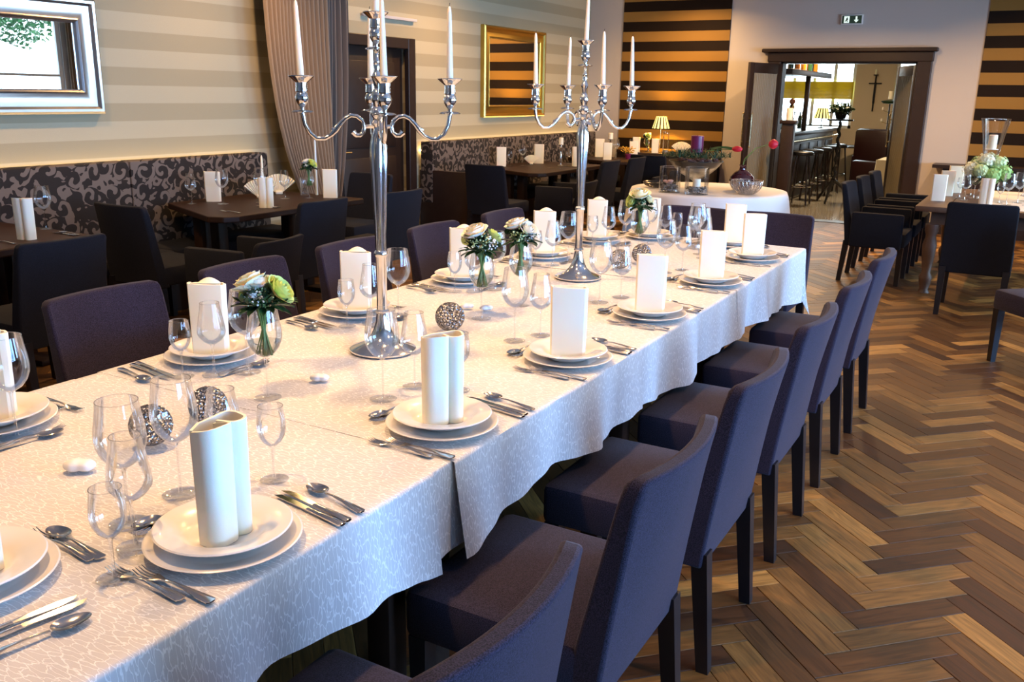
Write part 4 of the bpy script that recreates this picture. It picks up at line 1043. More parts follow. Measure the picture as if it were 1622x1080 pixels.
# camera-facing azimuth is about -55deg from +x => vector towards camera from (-1.83,1.79)
bouquet_glass(-1.83, 1.788, 'large wine glass holding the nearest bouquet', 'nearest bouquet of cream roses with green leaves in a wine glass',
    [(-160, 28, 'c', 1.12), (-140, 5, 'w', .9), (20, 52, 'g', 1.0), (50, 30, 'g', .8), (-100, 50, 'b', 1.1), (-65, 62, 'b', 1.0), (-50, 25, 'y', 1.0), (175, 70, 'g', .6), (-10, 45, 'y', .8), (30, 80, 'x', 1.1)], 11)
bouquet_glass(-1.815, 2.935, 'large wine glass holding the left bouquet of the middle pair', 'cream rose bouquet with pointed leaves, left one of the middle pair',
    [(-130, 22, 'w', 1.15), (150, 60, 'g', 1.0), (40, 45, 'g', .8), (-60, 55, 'y', 1.1), (-20, 60, 'b', 1.3), (20, 70, 'b', 1.0), (170, 35, 'c', .9), (-100, 60, 'y', .8)], 12, rad=.078)
bouquet_glass(-1.80, 3.22, 'large wine glass holding the right bouquet of the middle pair', 'white rose bouquet with tiny berries, right one of the middle pair',
    [(-150, 18, 'w', 1.1), (120, 35, 'c', .9), (-20, 40, 'w', .9), (-70, 62, 'y', 1.3), (-30, 65, 'b', 1.1), (-120, 60, 'y', .8), (10, 60, 'b', 1.1)], 13)
bouquet_glass(-1.84, 4.62, 'large wine glass holding the farthest bouquet', 'farthest bouquet with one peach-cream rose and lime buds',
    [(-90, 15, 'c', 1.25), (170, 65, 'g', .9), (-130, 68, 'g', .8), (-60, 60, 'y', .8), (0, 50, 'c', .7), (60, 30, 'w', .7)], 14)

# ------------------------------------------------------------------ beaded silver balls, white stones
def beaded_ball():
    m = MB(); pts = [Vector((math.sqrt(1-z*z)*math.cos(2.399963*i), math.sqrt(1-z*z)*math.sin(2.399963*i), z)) for i in range(104) for z in [1-(2*i+1)/104]]
    pts = [p for p in pts]
    for p in pts:
        t = p.to_track_quat('Z', 'Y').to_matrix().to_4x4(); t.translation = p*.0405
        ring = []; N1, N2 = 8, 4
        v = []; f = []
        for i in range(N1):
            a = 2*PI*i/N1
            for j in range(N2):
                b = 2*PI*j/N2; rr_ = .0056+.0020*math.cos(b)
                v.append(t @ Vector((rr_*math.cos(a), rr_*math.sin(a), .0019*math.sin(b))))
        for i in range(N1):
            for j in range(N2):
                f.append((i*N2+j, ((i+1) % N1)*N2+j, ((i+1) % N1)*N2+(j+1) % N2, i*N2+(j+1) % N2))
        m.add(v, f)
    return m
ball_p = P1(single(beaded_ball(), 'beaded_ball', pbr('darkened_silver', (.27, .255, .25), .25, 1.0), 'decoration', angle=80))
for (x, y, s_, lb) in ((-1.80, 1.545, 1.18, 'silver openwork beaded ball behind the glasses, right one of the nearest pair'), (-1.80, 1.365, 1.22, 'silver openwork beaded ball behind the glasses, left one of the nearest pair'),
                 (-1.80, 2.69, 1.28, 'silver openwork beaded ball alone in mid table beyond the nearer candelabra'), (-1.77, 4.20, 1.2, 'silver openwork beaded ball behind the fourth napkin, left of the far pair'), (-1.74, 4.42, 1.2, 'silver openwork beaded ball, right and farther of the far pair')):
    ball_p.place((x, y, CZ+.0465*s_), 0, lb, 'silver beaded balls', (s_, s_, s_))
def stone_m(seed):
    m = MB(); m.ball((0, 0, .0), 1, (.030, .021, .0125), 3)
    m.v = [(x*(1-.10*math.exp(-((x-.004)/.006)**2)), y*(1-.30*math.exp(-((x-.004)/.008)**2) if y < 0 else 1), z*(1-.25*math.exp(-((x-.004)/.007)**2))) for x, y, z in m.v]
    return m
stone_p = P1(single(stone_m(1), 'white_stone', M_stone, 'stone', angle=80))
for (x, y, a, lb, s_) in ((-1.806, 1.982, .6, 'white notched stone on the cloth before the nearer candelabra', 1.0), (-1.815, 1.175, .5, 'white stone on the cloth left of the front glasses', 1.25),
                    (-1.953, 3.046, .4, 'white stone beside the middle bouquets, left one of two', .95), (-1.87, 3.061, .9, 'white stone under the middle bouquet glass, right one of two', .95)):
    stone_p.place((x, y, CZ+.0125*s_), a, lb, 'white decorative stones', (s_, s_, s_))


# ------------------------------------------------------------------ tables along the bench
def bench_table(label, y0, y1, x1=-4.8, x0=-5.80):
    poly = [(x0, y0+.34), (x1-.16, y0-.02), (x1-.05, y0+.02), (x1, y0+.12), (x1, y1-.03), (x1-.03, y1), (x0, y1)]
    t = thing('bench_table', label, 'table', ((x0+x1)/2, (y0+y1)/2, 0), 0, 'brown tables along the wall bench')
    cx, cy_ = (x0+x1)/2, (y0+y1)/2
    o = MB().prism([(a-cx, b-cy_) for a, b in poly], .715, .76).obj('table_top', M_tablewood, t, False)
    bv = o.modifiers.new('b', 'BEVEL'); bv.width = .008; bv.segments = 2
    hy = (y1-y0)/2-.3
    for s in (-1, 1):
        for dx in (-.09, .09): MB().bbox((dx-.045, s*hy-.045, .03), (dx+.045, s*hy+.045, .715), .006).obj('leg', M_tablewood, t)
        MB().bbox((-.13, s*hy-.06, 0), (.33, s*hy+.06, .035), .008).obj('foot', M_tablewood, t)
    MB().bbox((-.03, -hy, .10), (.03, hy, .16), .005).obj('stretcher', M_tablewood, t)
    return t
TT = .7602
bench_table('brown wooden table at the left photo edge beside the wall bench', 2.0, 3.42)
bench_table('brown wooden table before the nearer wall bench with candle and bouquet', 4.40, 5.92)
bench_table('brown wooden table before the farther wall bench with silver candlestick', 9.02, 10.75)
bench_table('brown wooden table with yellow flowers in the far left corner', 11.35, 12.22)
def put(p, x, y, label, group=None, rz=0, z=TT, s=1.0): return p.place((x, y, z), rz, label, group, (s, s, s))
GN = 'napkins on the bench tables'
put(napkin_open, -5.02, 3.10, 'cream napkin roll with centre slit standing on the leftmost bench table', GN, .2)
put(napkin_fan, -5.42, 2.98, 'cream fan-folded napkin at the left photo edge on the bench table', GN, .6, s=1.2)
put(napkin_flat, -5.60, 5.02, 'cream napkin behind two wine glasses on the candle table, against the damask', GN, .7)
put(napkin_open, -5.00, 4.99, 'white napkin roll at the front edge of the candle table', GN, .5, s=.95)
put(napkin_fan, -5.50, 5.42, 'peach fan-folded napkin left of the dark candlestick', GN, .9, s=.9)
put(napkin_fan, -5.58, 5.72, 'peach fan-folded napkin between candlestick and bouquet', GN, .9, s=1.0)
put(napkin_flat, -5.06, 5.78, 'cream napkin with seam right of the small bouquet, before the curtain', GN, .6)
put(napkin_flat, -5.68, 9.62, 'pale napkin at the left end of the farther bench table', GN, .6)
put(napkin_fan, -5.55, 10.15, 'small low pink napkin in the middle of the farther bench table', GN, .8, s=.7)
put(napkin_flat, -5.55, 10.35, 'cream napkin left of the silver candlestick on the farther bench table', GN, .6, s=1.05)
put(napkin_open, -4.98, 10.28, 'cream napkin roll in front right of the silver candlestick', GN, .5)
put(napkin_flat, -5.16, 11.62, 'cream napkin touching the stem of the farther candelabra from the left', GN, .5)
put(napkin_flat, -5.5, 12.1, 'cream napkin rising behind another one left of the farther candelabra', GN, .5, s=1.1)
put(napkin_flat, -5.02, 12.22, 'cream napkin right of the lone wine glass in the far left corner', GN, .4)
GG = 'glasses on the bench tables'
put(g_large, -5.30, 3.40, 'wine glass catching blue light on the leftmost bench table', GG)
put(g_mid, -5.62, 4.82, 'left wine glass of two before the napkin on the candle table', GG)
put(g_large, -5.42, 4.95, 'right wine glass of two, reflecting blue, on the candle table', GG)
put(g_large, -5.27, 5.20, 'wine glass behind the white napkin roll on the candle table', GG)
put(g_mid, -5.30, 5.50, 'wine glass left of the small bouquet on the candle table', GG)
put(g_small, -5.64, 9.78, 'small wine glass at the left end of the farther bench table', GG)
put(g_large, -5.55, 9.92, 'large wine glass next to the small one on the farther bench table', GG)
put(g_mid, -5.05, 10.60, 'wine glass alone before the damask on the farther bench table', GG)
put(g_small, -5.25, 10.62, 'small wine glass before the damask, right of the napkin roll', GG)
put(g_large, -5.20, 12.0, 'single tall wine glass in the far left corner', GG)
def tl(x, y, dx, dy, a, p, label, g): p.place((x+dx, y+dy, TT+.001), a, label, g)
for (x, y, w) in ((-5.02, 3.10, 'on the leftmost bench table'), (-5.02, 4.78, 'on the candle table'), (-5.02, 9.9, 'on the farther bench table')):
    tl(x, y, .12, .22, PI, knife_p, 'table knife %s' % w, 'knives on the bench tables'); tl(x, y, .12, .25, PI, spoon_p, 'spoon %s' % w, 'spoons on the bench tables')
    tl(x, y, .12, -.15, PI, fork_p, 'fork %s' % w, 'forks on the bench tables')

# candlesticks
M_pewter = pbr('dark_pewter', (.10, .09, .08), .3, .8)
def candlestick(name, label, loc, h, mat, candle_h, candle_r, clabel, taper=False):
    t = thing(name, label, 'candlestick', loc)
    s = h
    MB().lathe([(.0001, 0), (.045, 0), (.047, .004), (.030, .014), (.013, .022)], 28, cap1=False).obj('base', mat, t)
    MB().lathe([(.013, .020), (.010, .03*s/.2), (.020, .055*s/.2), (.010, .08*s/.2), (.016, .10*s/.2), (.008, .12*s/.2), (.007, .15*s/.2), (.018, .170*s/.2), (.009, .18*s/.2), (.010, s-.008)], 24, cap0=False).obj('stem', mat, t)
    MB().lathe([(.010, s-.012), (.034, s-.006), (.038, s), (.034, s), (.0001, s-.002)], 28).obj('drip_dish', mat, t)
    c = MB()
    if taper: c.lathe([(.0001, 0), (.011, 0), (.008, candle_h*.9), (.001, candle_h), (.0001, candle_h)], 16)
    else: c.lathe([(.0001, 0), (candle_r, 0), (candle_r, candle_h-.004), (candle_r-.004, candle_h), (.004, candle_h-.003), (.0001, candle_h-.003)], 24)
    o = c.obj('candle', M_wax, None, True, 40, (loc[0], loc[1], loc[2]+s+.0003)); tag(o, clabel, 'candle')
    MB().tube([(0, 0, candle_h-.004), (.001, 0, candle_h+.010)], .0012, 5).obj('wick', M_wick, o)
    return t
candlestick('candlestick', 'short dark turned candlestick on the candle table', (-5.40, 5.36, TT), .155, M_pewter, .20, .011, 'ivory taper candle in the short dark candlestick', True)
candlestick('candlestick', 'slim silver candlestick on the farther bench table', (-5.15, 10.18, TT), .26, M_silver, .085, .028, 'stubby white candle on the slim silver candlestick')
candlestick('candlestick', 'dark glass candlestick just right of the farther candelabra stem', (-5.20, 11.80, TT), .27, M_pewter, .085, .034, 'stubby ivory candle right of the farther candelabra stem')
candlestick('candlestick', 'slender silver candlestick beside the striped lamp', (-4.93, 12.56, .8385), .18, M_silver, .09, .028, 'stubby ivory candle left of the striped lamp')
t = thing('taper_holder', 'clear glass cylinder holder at the curtain end of the candle table', 'candle holder', (-5.36, 5.80, TT))
MB().lathe([(.0001, 0), (.036, 0), (.038, .003), (.038, .15), (.036, .15), (.036, .006), (.0001, .006)], 28).obj('cylinder', M_glass, t)
MB().lathe([(.0001, .007), (.03, .007), (.02, .03), (.012, .06), (.0105, .06), (.0001, .03)], 20).obj('socket', M_stemglass, t)
o = MB().lathe([(.0001, 0), (.0115, 0), (.008, .44), (.001, .47), (.0001, .47)], 14).obj('taper_candle', pbr('pale_blue_wax', (.62, .72, .76), .4, sss=.2), None, True, 40, (-5.30, 5.80, TT+.002)); o.location = (-5.28, 5.86, TT+.001)
tag(o, 'very tall pale bluish taper candle standing before the curtain', 'candle')
lay_small = [(-150, 20, 'w', .9), (10, 50, 'g', .9), (100, 40, 'w', .8), (-60, 50, 'y', .9), (-100, 55, 'b', 1.1)]
g_mid.place((-5.18, 5.66, TT), 0, 'wine glass holding the small bouquet on the candle table', GG)
bouquet((-5.18, 5.66, TT+.104), .15, .055, lay_small, 'small white and green bouquet on the candle table by the curtain', 31, group='bouquets on the bench tables')
t = thing('flower_pot', 'small dark pot of yellow flowers in the far left corner', 'flower pot', (-5.0, 11.98, TT))
MB().lathe([(.0001, 0), (.035, 0), (.05, .07), (.046, .07), (.0001, .06)], 20).obj('pot', M_purplewax, t)
yb = MB(); ry = random.Random(8)
for k in range(60): a = ry.uniform(0, 6.28); r = .10*math.sqrt(ry.random()); yb.ball((r*math.cos(a), r*math.sin(a), .08+.09*ry.random()), .012, (1, 1, .6), 1)
o = yb.obj('yellow_flowers', pbr('yellow_petal', (.55, .33, .03), .6), t); o['kind'] = 'stuff'
for k in range(8): link('leaf', leaf_b, t, (.03*math.cos(k), .03*math.sin(k), .08), (.5, 0, k*.8))

# ------------------------------------------------------------------ sideboard under the striped panel
t = thing('sideboard', 'low dark sideboard under the brown and gold striped panel', 'sideboard', (-4.55, 12.5, 0))
MB().bbox((-.62, -.22, .06), (.62, .22, .80), .01).obj('body', M_darkwood, t)
MB().bbox((-.65, -.25, .80), (.65, .235, .838), .008).obj('top', M_darkwood, t)
for k in range(3):
    dd = MB().bbox((-.60+.405*k, -.235, .10), (-.60+.405*k+.39, -.221, .77), .005).obj('door', M_darkwood, t)
    MB().ball((-.60+.405*k+.35, -.245, .45), .012, sub=1).obj('knob', M_brass, dd)
SBZ = .8385
# lamp with striped shade
t = thing('table_lamp', 'small table lamp with yellow and black striped shade against the gold stripes', 'lamp', (-4.72, 12.46, SBZ))
MB().lathe([(.0001, 0), (.055, 0), (.056, .008), (.015, .02), (.0001, .02)], 24).obj('base', M_brass, t)
MB().lathe([(.007, .018), (.006, .10), (.010, .12), (.006, .14), (.006, .36), (.0001, .36)], 12).obj('stem', M_brass, t)
def shade_mat():
    m, nt, out = new_mat('striped_lamp_shade')
    tc = nd(nt, 'ShaderNodeTexCoord'); s = nd(nt, 'ShaderNodeSeparateXYZ'); nt.links.new(tc.outputs['Object'], s.inputs[0])
    a = math_n(nt, 'ARCTAN2', s.outputs['Y'], s.outputs['X']); a = math_n(nt, 'FRACT', math_n(nt, 'MULTIPLY', math_n(nt, 'ADD', a, 3.2), 14/(2*PI)))
    a = math_n(nt, 'LESS_THAN', a, 0.42)
    c = mixc(nt, a, (0.85, 0.72, 0.22), (0.012, 0.008, 0.006))
    p = nd(nt, 'ShaderNodeBsdfPrincipled', i_Roughness=0.8); nt.links.new(c, p.inputs['Base Color']); nt.links.new(c, p.inputs['Emission Color']); p.inputs['Emission Strength'].default_value = 1.5
    nt.links.new(p.outputs[0], out.inputs[0]); return m
M_shade = shade_mat()
def shade(parent, r0, r1, z0, z1):
    v = []; f = []; n = 56
    for i in range(n):
        a = 2*PI*i/n; k = 1+.02*math.cos(a*14)
        v += [(r0*k*math.cos(a), r0*k*math.sin(a), z0), (r1*k*math.cos(a), r1*k*math.sin(a), z1)]
    f = [(2*i, 2*((i+1) % n), 2*((i+1) % n)+1, 2*i+1) for i in range(n)]
    o = MB().add(v, f).obj('shade', M_shade, parent); return o
shade(t, .125, .075, .34, .50)
l = bpy.data.lights.new('bulb', 'POINT'); l.energy = 42; l.color = (1, .50, .08); l.shadow_soft_size = .03; link('bulb', l, t, (0, 0, .42))
# things standing round the lamp
gl3 = [napkin_flat, napkin_open]
put(napkin_flat, -5.04, 12.36, 'gold-lit cream napkin left of the small bouquet on the sideboard', 'napkins on the sideboard', .3, SBZ, .9)
put(napkin_flat, -4.74, 12.33, 'cream napkin in front of the lamp stem on the sideboard', 'napkins on the sideboard', .3, SBZ-.0, .85)
put(napkin_fan, -4.36, 12.36, 'bright cream napkin right of the clear vase on the sideboard', 'napkins on the sideboard', .3, SBZ, 1.0)
put(g_small, -5.08, 12.42, 'left small glass of the pair at the sideboard left end', 'glasses on the sideboard', 0, SBZ)
put(g_small, -5.10, 12.32, 'right small glass of the pair at the sideboard left end', 'glasses on the sideboard', 0, SBZ)
t = thing('clear_vase', 'tall clear glass vase beside the striped lamp', 'vase', (-4.58, 12.32, SBZ))
MB().lathe([(.0001, 0), (.045, 0), (.045, .30), (.042, .30), (.042, .01), (.0001, .01)], 24).obj('vase_body', M_foot, t)
MB().lathe([(.0001, .011), (.04, .011), (.04, .05), (.0001, .055)], 20).obj('gravel', M_gravel, t)
g_mid.place((-4.88, 12.35, SBZ), 0, 'glass of the tiny pinkish bouquet on the sideboard', 'glasses on the sideboard')
bouquet((-4.88, 12.35, SBZ+.10), .12, .055, [(-150, 30, 'w', .7), (10, 60, 'b', 1.2), (100, 20, 'b', 1.2), (-60, 60, 'g', .7)], 'tiny pinkish white bouquet on the sideboard left of the lamp', 41, group='bouquets on the sideboard')

# ------------------------------------------------------------------ round buffet table with cloth
BX, BY, BR = -2.72, 8.55, .74
t = thing('buffet_table', 'round buffet table standing under a white cloth near the doorway', 'table', (BX, BY, 0))
MB().lathe([(.0001, .72), (BR-.02, .72), (BR-.01, .73), (BR-.02, .755), (.0001, .755)], 48).obj('table_top', M_darkwood, t)
MB().lathe([(.0001, 0), (.28, 0), (.28, .03), (.06, .06), (.05, .68), (.2, .72)], 28).obj('pedestal', M_black, t)
def rcloth():
    v = []; n = 120; f = []; rings = [(.0001, 0), (BR*.5, 0), (BR*.9, 0), (BR-.004, 0)]
    v = []
    nr = 16
    for i in range(n):
        a = 2*PI*i/n
        # square cloth on a round table: drop varies with direction, shortest at the sides
        sq = 1/max(abs(math.cos(a+.5)), abs(math.sin(a+.5)))
        drop = .16+.42*(sq-1)/.414
        for k, (r, z) in enumerate(rings): v.append((r*math.cos(a), r*math.sin(a), .7585))
        for k in range(1, nr+1):
            s = k/nr; r = BR+.004+.006*min(1, s*5)+s*drop/.5*(.035+.035*math.sin(a*11)+.02*math.sin(a*5+1)); v.append((r*math.cos(a), r*math.sin(a), .7585-.002-drop*s))
    m = 4+nr
    for i in range(n):
        j = (i+1) % n
        for k in range(m-1): f.append((i*m+k, j*m+k, j*m+k+1, i*m+k+1))
    return MB().add(v, f)
o = rcloth().obj('tablecloth', M_white_lin, None, True, 80, (BX, BY, 0)); tag(o, 'plain white cloth with folds draped over the round buffet table', 'tablecloth')
BZ = .7592
# glass cylinders
def cyl_vase(x, y, r, h, label, stuff):
    t = thing('glass_cylinder', label, 'vase', (x, y, BZ), 0, 'glass cylinders on the buffet table')
    MB().lathe([(.0001, 0), (r, 0), (r, h), (r-.004, h), (r-.004, .012), (.0001, .012)], 40).obj('glass_wall', M_foot, t)
    MB().lathe([(r-.002, h-.003), (r+.001, h-.001), (r-.002, h+.001), (r-.005, h-.001), (r-.002, h-.003)], 40, cap0=False, cap1=False).obj('rim', M_stemglass, t)
    g = MB(); rn = random.Random(int(r*1000))
    for k in range(150):
        a = rn.uniform(0, 6.28); q = (r-.018)*math.sqrt(rn.random()); g.ball((q*math.cos(a), q*math.sin(a), .02+.05*rn.random()), .010, (1, 1, .7), 1)
    o = g.obj('gravel', M_gravel, t); o['kind'] = 'stuff'
    if stuff == 'shell':
        s = MB()
        for k in range(9):
            a = rn.uniform(0, 6.28); q = .05*rn.random(); s.ball((q*math.cos(a), q*math.sin(a), .085+.02*rn.random()), .024, (1, .8, .5), 2)
        o = s.obj('shells', pbr('peach_shell', (.75, .45, .36), .5), t); o['kind'] = 'stuff'
    else:
        o = MB().lathe([(.0001, .07), (.036, .07), (.036, .14), (.0001, .138)], 24).obj('candle', M_wax, t)
    return t
cyl_vase(-2.93, 8.05, .098, .235, 'left clear glass cylinder with gravel and peach shells on buffet table', 'shell')
cyl_vase(-2.665, 8.03, .108, .245, 'right wider clear glass cylinder with gravel and candle on buffet table', 'candle')
# footed bowl with greens and a purple candle
t = thing('footed_bowl', 'large footed glass bowl holding a dark planted dish behind the glass cylinders', 'bowl', (-2.86, 8.55, BZ))
MB().lathe([(.0001, .001), (.09, .001), (.09, .008), (.02, .02), (.016, .07), (.06, .10), (.15, .15), (.22, .21), (.235, .245), (.231, .245), (.21, .212), (.14, .156), (.05, .108), (.0001, .10)], 40).obj('bowl_body', M_foot, t)
MB().lathe([(.0001, .17), (.16, .175), (.225, .222), (.26, .262), (.255, .272), (.21, .255), (.0001, .25)], 40).obj('dark_dish', M_pewter, t)
rn = random.Random(77)
bark = MB()
for k in range(30):
    a = rn.uniform(0, 6.28); q = .20*math.sqrt(rn.random()); bark.ball((q*math.cos(a), q*math.sin(a), .265+.015*rn.random()), .03, (1, .6, .5), 1)
o = bark.obj('bark_pieces', pbr('reddish_bark', (.22, .11, .09), .8), t); o['kind'] = 'stuff'
fir = MB()
for k in range(1100):
    a = rn.uniform(0, 6.28); q = .33*math.sqrt(rn.random()); c = Vector((q*math.cos(a), q*math.sin(a), .30+.085*rn.random()*(1-q/.4))); d_ = Vector((rn.uniform(-1, 1), rn.uniform(-1, 1), rn.uniform(-.2, .8))).normalized()*.065
    s_ = d_.cross(Vector((0, 0, 1))).normalized()*.006; fir.add([c-s_, c+s_, c+d_], [(0, 1, 2)])
o = fir.obj('fir_greens', pbr('fir_needles', (.02, .075, .035), .6), t, False); o['kind'] = 'stuff'
o = MB().lathe([(.0001, 0), (.060, 0), (.060, .172), (.054, .176), (.01, .168), (.0001, .168)], 32).obj('pillar_candle', M_purplewax, None, True, 40, (-2.87, 8.58, BZ+.325)); tag(o, 'thick purple pillar candle among the fir greens on the buffet', 'candle')
MB().tube([(0, 0, .166), (0, 0, .182)], .0016, 5).obj('wick', M_wick, o)
# tulips lying across the bowl to the right
t = thing('tulip', 'red tulip lying across the fir greens, pointing right', 'flower', (-2.74, 8.52, BZ+.36), 0, 'tulips on the buffet table')
MB().tube([(-.02, 0, 0), (.12, 0, .02), (.26, -.02, .03)], .004, 6).obj('stem', M_stem, t)
MB().grid(lambda u, v: (.03+.26*u, (v-.5)*.05*math.sin(PI*u)-.01, .035+.02*math.sin(PI*u)-.02*(abs(v-.5)*2)), 12, 4).obj('leaf', M_leaf, t)
MB().ball((.29, -.025, .035), .032, (1.6, .9, .9), 2).obj('flower_head', M_red, t)
t = thing('vase', 'round dark red vase on the right half of the buffet table', 'vase', (-2.42, 8.62, BZ))
MB().lathe([(.0001, 0), (.05, 0), (.095, .03), (.118, .08), (.112, .13), (.07, .175), (.03, .20), (.026, .225), (.036, .245), (.032, .245), (.022, .222), (.0001, .20)], 36).obj('vase_body', M_darkred, t)
t = thing('tulip', 'bright red tulip leaning right out of the dark red vase', 'flower', (-2.42, 8.62, BZ+.2), 0, 'tulips on the buffet table')
MB().tube([(0, 0, .015), (.01, 0, .10), (.10, .03, .20), (.22, .06, .245)], .004, 6).obj('stem', M_stem, t)
hd = MB()
for k in range(6):
    a = k*PI/3
    hd.grid(lambda u, v, a=a: (.215+.085*v, .06+(.046*math.sin(PI*(.15+.75*v)))*math.cos(a+(u-.5)*1.3), .245+(.046*math.sin(PI*(.15+.75*v)))*math.sin(a+(u-.5)*1.3)), 4, 6)
hd.obj('flower_head', M_red, t)
MB().grid(lambda u, v: (.0+.16*u, -.02+(v-.5)*.04*math.sin(PI*u), .05+.13*math.sin(PI*u*.6)), 12, 4).obj('leaf', M_leaf, t)
# wire bowl
def wire_bowl(x, y, r, h, label, mat, name='wire_bowl'):
    m = MB(); rn = random.Random(int(r*999))
    prof = lambda s: (r*(.35+.65*math.sin(s*PI/2)), h*s**1.6)
    for k in range(15):
        s = k/14; q, z = prof(s); m.tube([(q*math.cos(2*PI*i/28), q*math.sin(2*PI*i/28), z+.003) for i in range(29)], .0022 if k < 14 else .004, 4, False)
    for k in range(52):
        a = 2*PI*k/52; off = .35*(1 if k % 2 else -1)
        m.tube([(prof(i/8)[0]*math.cos(a+off*i/8), prof(i/8)[0]*math.sin(a+off*i/8), prof(i/8)[1]+.003) for i in range(9)], .0020, 4)
    o = m.obj(name, mat, None, True, 60, (x, y, BZ)); tag(o, label, 'bowl'); return o
wire_bowl(-2.28, 8.30, .145, .125, 'silver wire mesh bowl at the right end of the buffet table', M_wire)
wire_bowl(-3.16, 8.40, .16, .05, 'flat dark wire bowl at the left end of the buffet table', M_pewter, 'wire_dish')

# ------------------------------------------------------------------ pedestal with candle by the doorway
t = thing('pedestal', 'tall dark square pedestal standing at the left side of the bar doorway', 'pedestal', (-2.88, 12.25, 0))
MB().bbox((-.11, -.11, 0), (.11, .11, .06), .01).obj('plinth', M_darkwood, t); MB().bbox((-.075, -.075, .06), (.075, .075, 1.30), .008).obj('shaft', M_darkwood, t); MB().bbox((-.10, -.10, 1.30), (.10, .10, 1.345), .008).obj('top', M_darkwood, t)
o = MB().lathe([(.0001, 0), (.042, 0), (.042, .15), (.036, .155), (.0001, .148)], 24).obj('pillar_candle', M_wax, None, True, 40, (-2.88, 12.25, 1.3455)); tag(o, 'white pillar candle on the dark pedestal by the doorway', 'candle')

# ------------------------------------------------------------------ right-hand dining table
t = thing('dining_table', 'worn brown wooden table at the right with hydrangeas and glasses', 'table', (.02, 9.35, 0))
for k in range(7):
    MB().bbox((-.86+.246*k, -1.0, .715), (-.86+.246*(k+1)-.003, 1.0, .76), .004).obj('board', M_paletable, t)
MB().box((-.74, -.88, .60), (.74, .88, .714)).obj('apron', M_paletable, t, False)
for sx in (-1, 1):
    for s in (-1, 1):
        MB().lathe([(.05, 0), (.035, .03), (.05, .10), (.055, .14), (.035, .18), (.05, .30), (.058, .42), (.04, .50), (.055, .54), (.055, .60)], 20, c=(sx*.72, s*.86, 0)).obj('leg', M_paletable, t)
RZ = .7604
runner = MB().bbox((-.36, -.9, 0), (.40, .9, .0016), .0005).obj('table_runner', M_white_lin, None, True, 40, (.02, 9.35, RZ)); tag(runner, 'white cloth runner along the middle of the right-hand table', 'cloth')
put(napkin_flat, -.72, 8.88, 'pale grey-white napkin at the left front corner of the right table', 'napkins on the right table', .25, RZ)
put(napkin_flat, -.70, 9.42, 'cream napkin partly behind the pale one on the right table', 'napkins on the right table', .25, RZ)
put(napkin_flat, -.66, 9.80, 'tallest and farthest cream napkin on the right table', 'napkins on the right table', .25, RZ, 1.1)
put(napkin_open, -.335, 8.78, 'yellow-lit hollow napkin roll in front of the hydrangeas', 'napkins on the right table', -.1, RZ+.0017, .95)
spots = [(-.52, 9.10), (-.46, 9.32), (-.50, 9.55), (-.18, 8.92), (-.10, 9.14), (-.24, 9.02), (-.02, 8.95), (-.04, 9.35), (.12, 9.20), (-.58, 9.35)]
gnm = ['left front', 'left second', 'left third', 'front of the hydrangeas', 'right of the hydrangeas', 'under the hydrangeas', 'front right', 'right second', 'rightmost', 'outer left']
for (x, y), n, p in zip(spots, gnm, [g_mid, g_large, g_large, g_large, g_large, g_small, g_mid, g_large, g_large, g_small]):
    on = abs(x-.04) < .36
    put(p, x, y, 'wine glass on the right table, %s one of the cluster' % n, 'glasses on the right table', 0, RZ+(.0018 if x > -.34 else 0))
# hydrangea arrangement
t = thing('hydrangea_arrangement', 'green and white hydrangea arrangement on the right-hand table', 'flowers', (-.38, 9.42, RZ+.0002))
t.location.z = RZ
MB().lathe([(.0001, 0), (.06, 0), (.06, .01), (.018, .03), (.015, .10), (.05, .15), (.11, .19), (.105, .19), (.0001, .16)], 28).obj('glass_stand', M_foot, t)
rn = random.Random(4)
M_hyd = [pbr('green_hydrangea', (.36, .62, .22), .6, var=.3, vscale=60), pbr('white_hydrangea', (.78, .80, .62), .6), pbr('pale_green_hydrangea', (.58, .75, .42), .6)]
for k, (dx, dy, dz, r, mi) in enumerate([(-.14, -.02, .26, .075, 1), (-.05, -.08, .25, .08, 2), (.05, -.07, .22, .085, 0), (.13, -.02, .24, .08, 0), (-.02, 0, .34, .085, 1), (.08, .02, .32, .08, 2), (-.08, .06, .30, .08, 2), (.03, .08, .27, .09, 0)]):
    m = MB()
    for q in range(70):
        d_ = Vector((rn.gauss(0, 1), rn.gauss(0, 1), rn.gauss(0, 1))).normalized(); c = Vector((dx, dy, dz))+d_*r*rn.uniform(.8, 1); e1 = d_.cross(Vector((.3, .5, .8))).normalized(); e2 = d_.cross(e1)
        for w in range(4):
            a = w*PI/2; p1 = e1*math.cos(a)+e2*math.sin(a); p2 = e1*math.cos(a+.8)+e2*math.sin(a+.8); p0 = e1*math.cos(a-.8)+e2*math.sin(a-.8)
            m.add([c, c+p0*.010+d_*.002, c+p1*.017+d_*.004, c+p2*.010+d_*.002], [(0, 1, 2, 3)])
    m.ball((dx, dy, dz), r*.8, sub=2)
    m.obj('flower_head', M_hyd[mi], t, False)
for k in range(10): link('leaf', leaf_a, t, (.08*math.cos(k*.63), .08*math.sin(k*.63), .20), (-.1, 0, k*.63-PI/2)).scale = (1.6, 1.6, 1.6)
o = MB().lathe([(.0001, 0), (.036, 0), (.036, .12), (.03, .126), (.0001, .12)], 24).obj('pillar_candle', M_wax, None, True, 40, (-.375, 9.42, RZ+.445)); tag(o, 'ivory pillar candle rising from the hydrangeas', 'candle')
c = MB().lathe([(.0001, 0), (.055, 0), (.055, .004), (.0001, .004)], 24).obj('candle_plate', M_white_paint, None, True, 40, (-.375, 9.42, RZ+.4405)); tag(c, 'small white plate under the candle on the hydrangeas', 'plate')
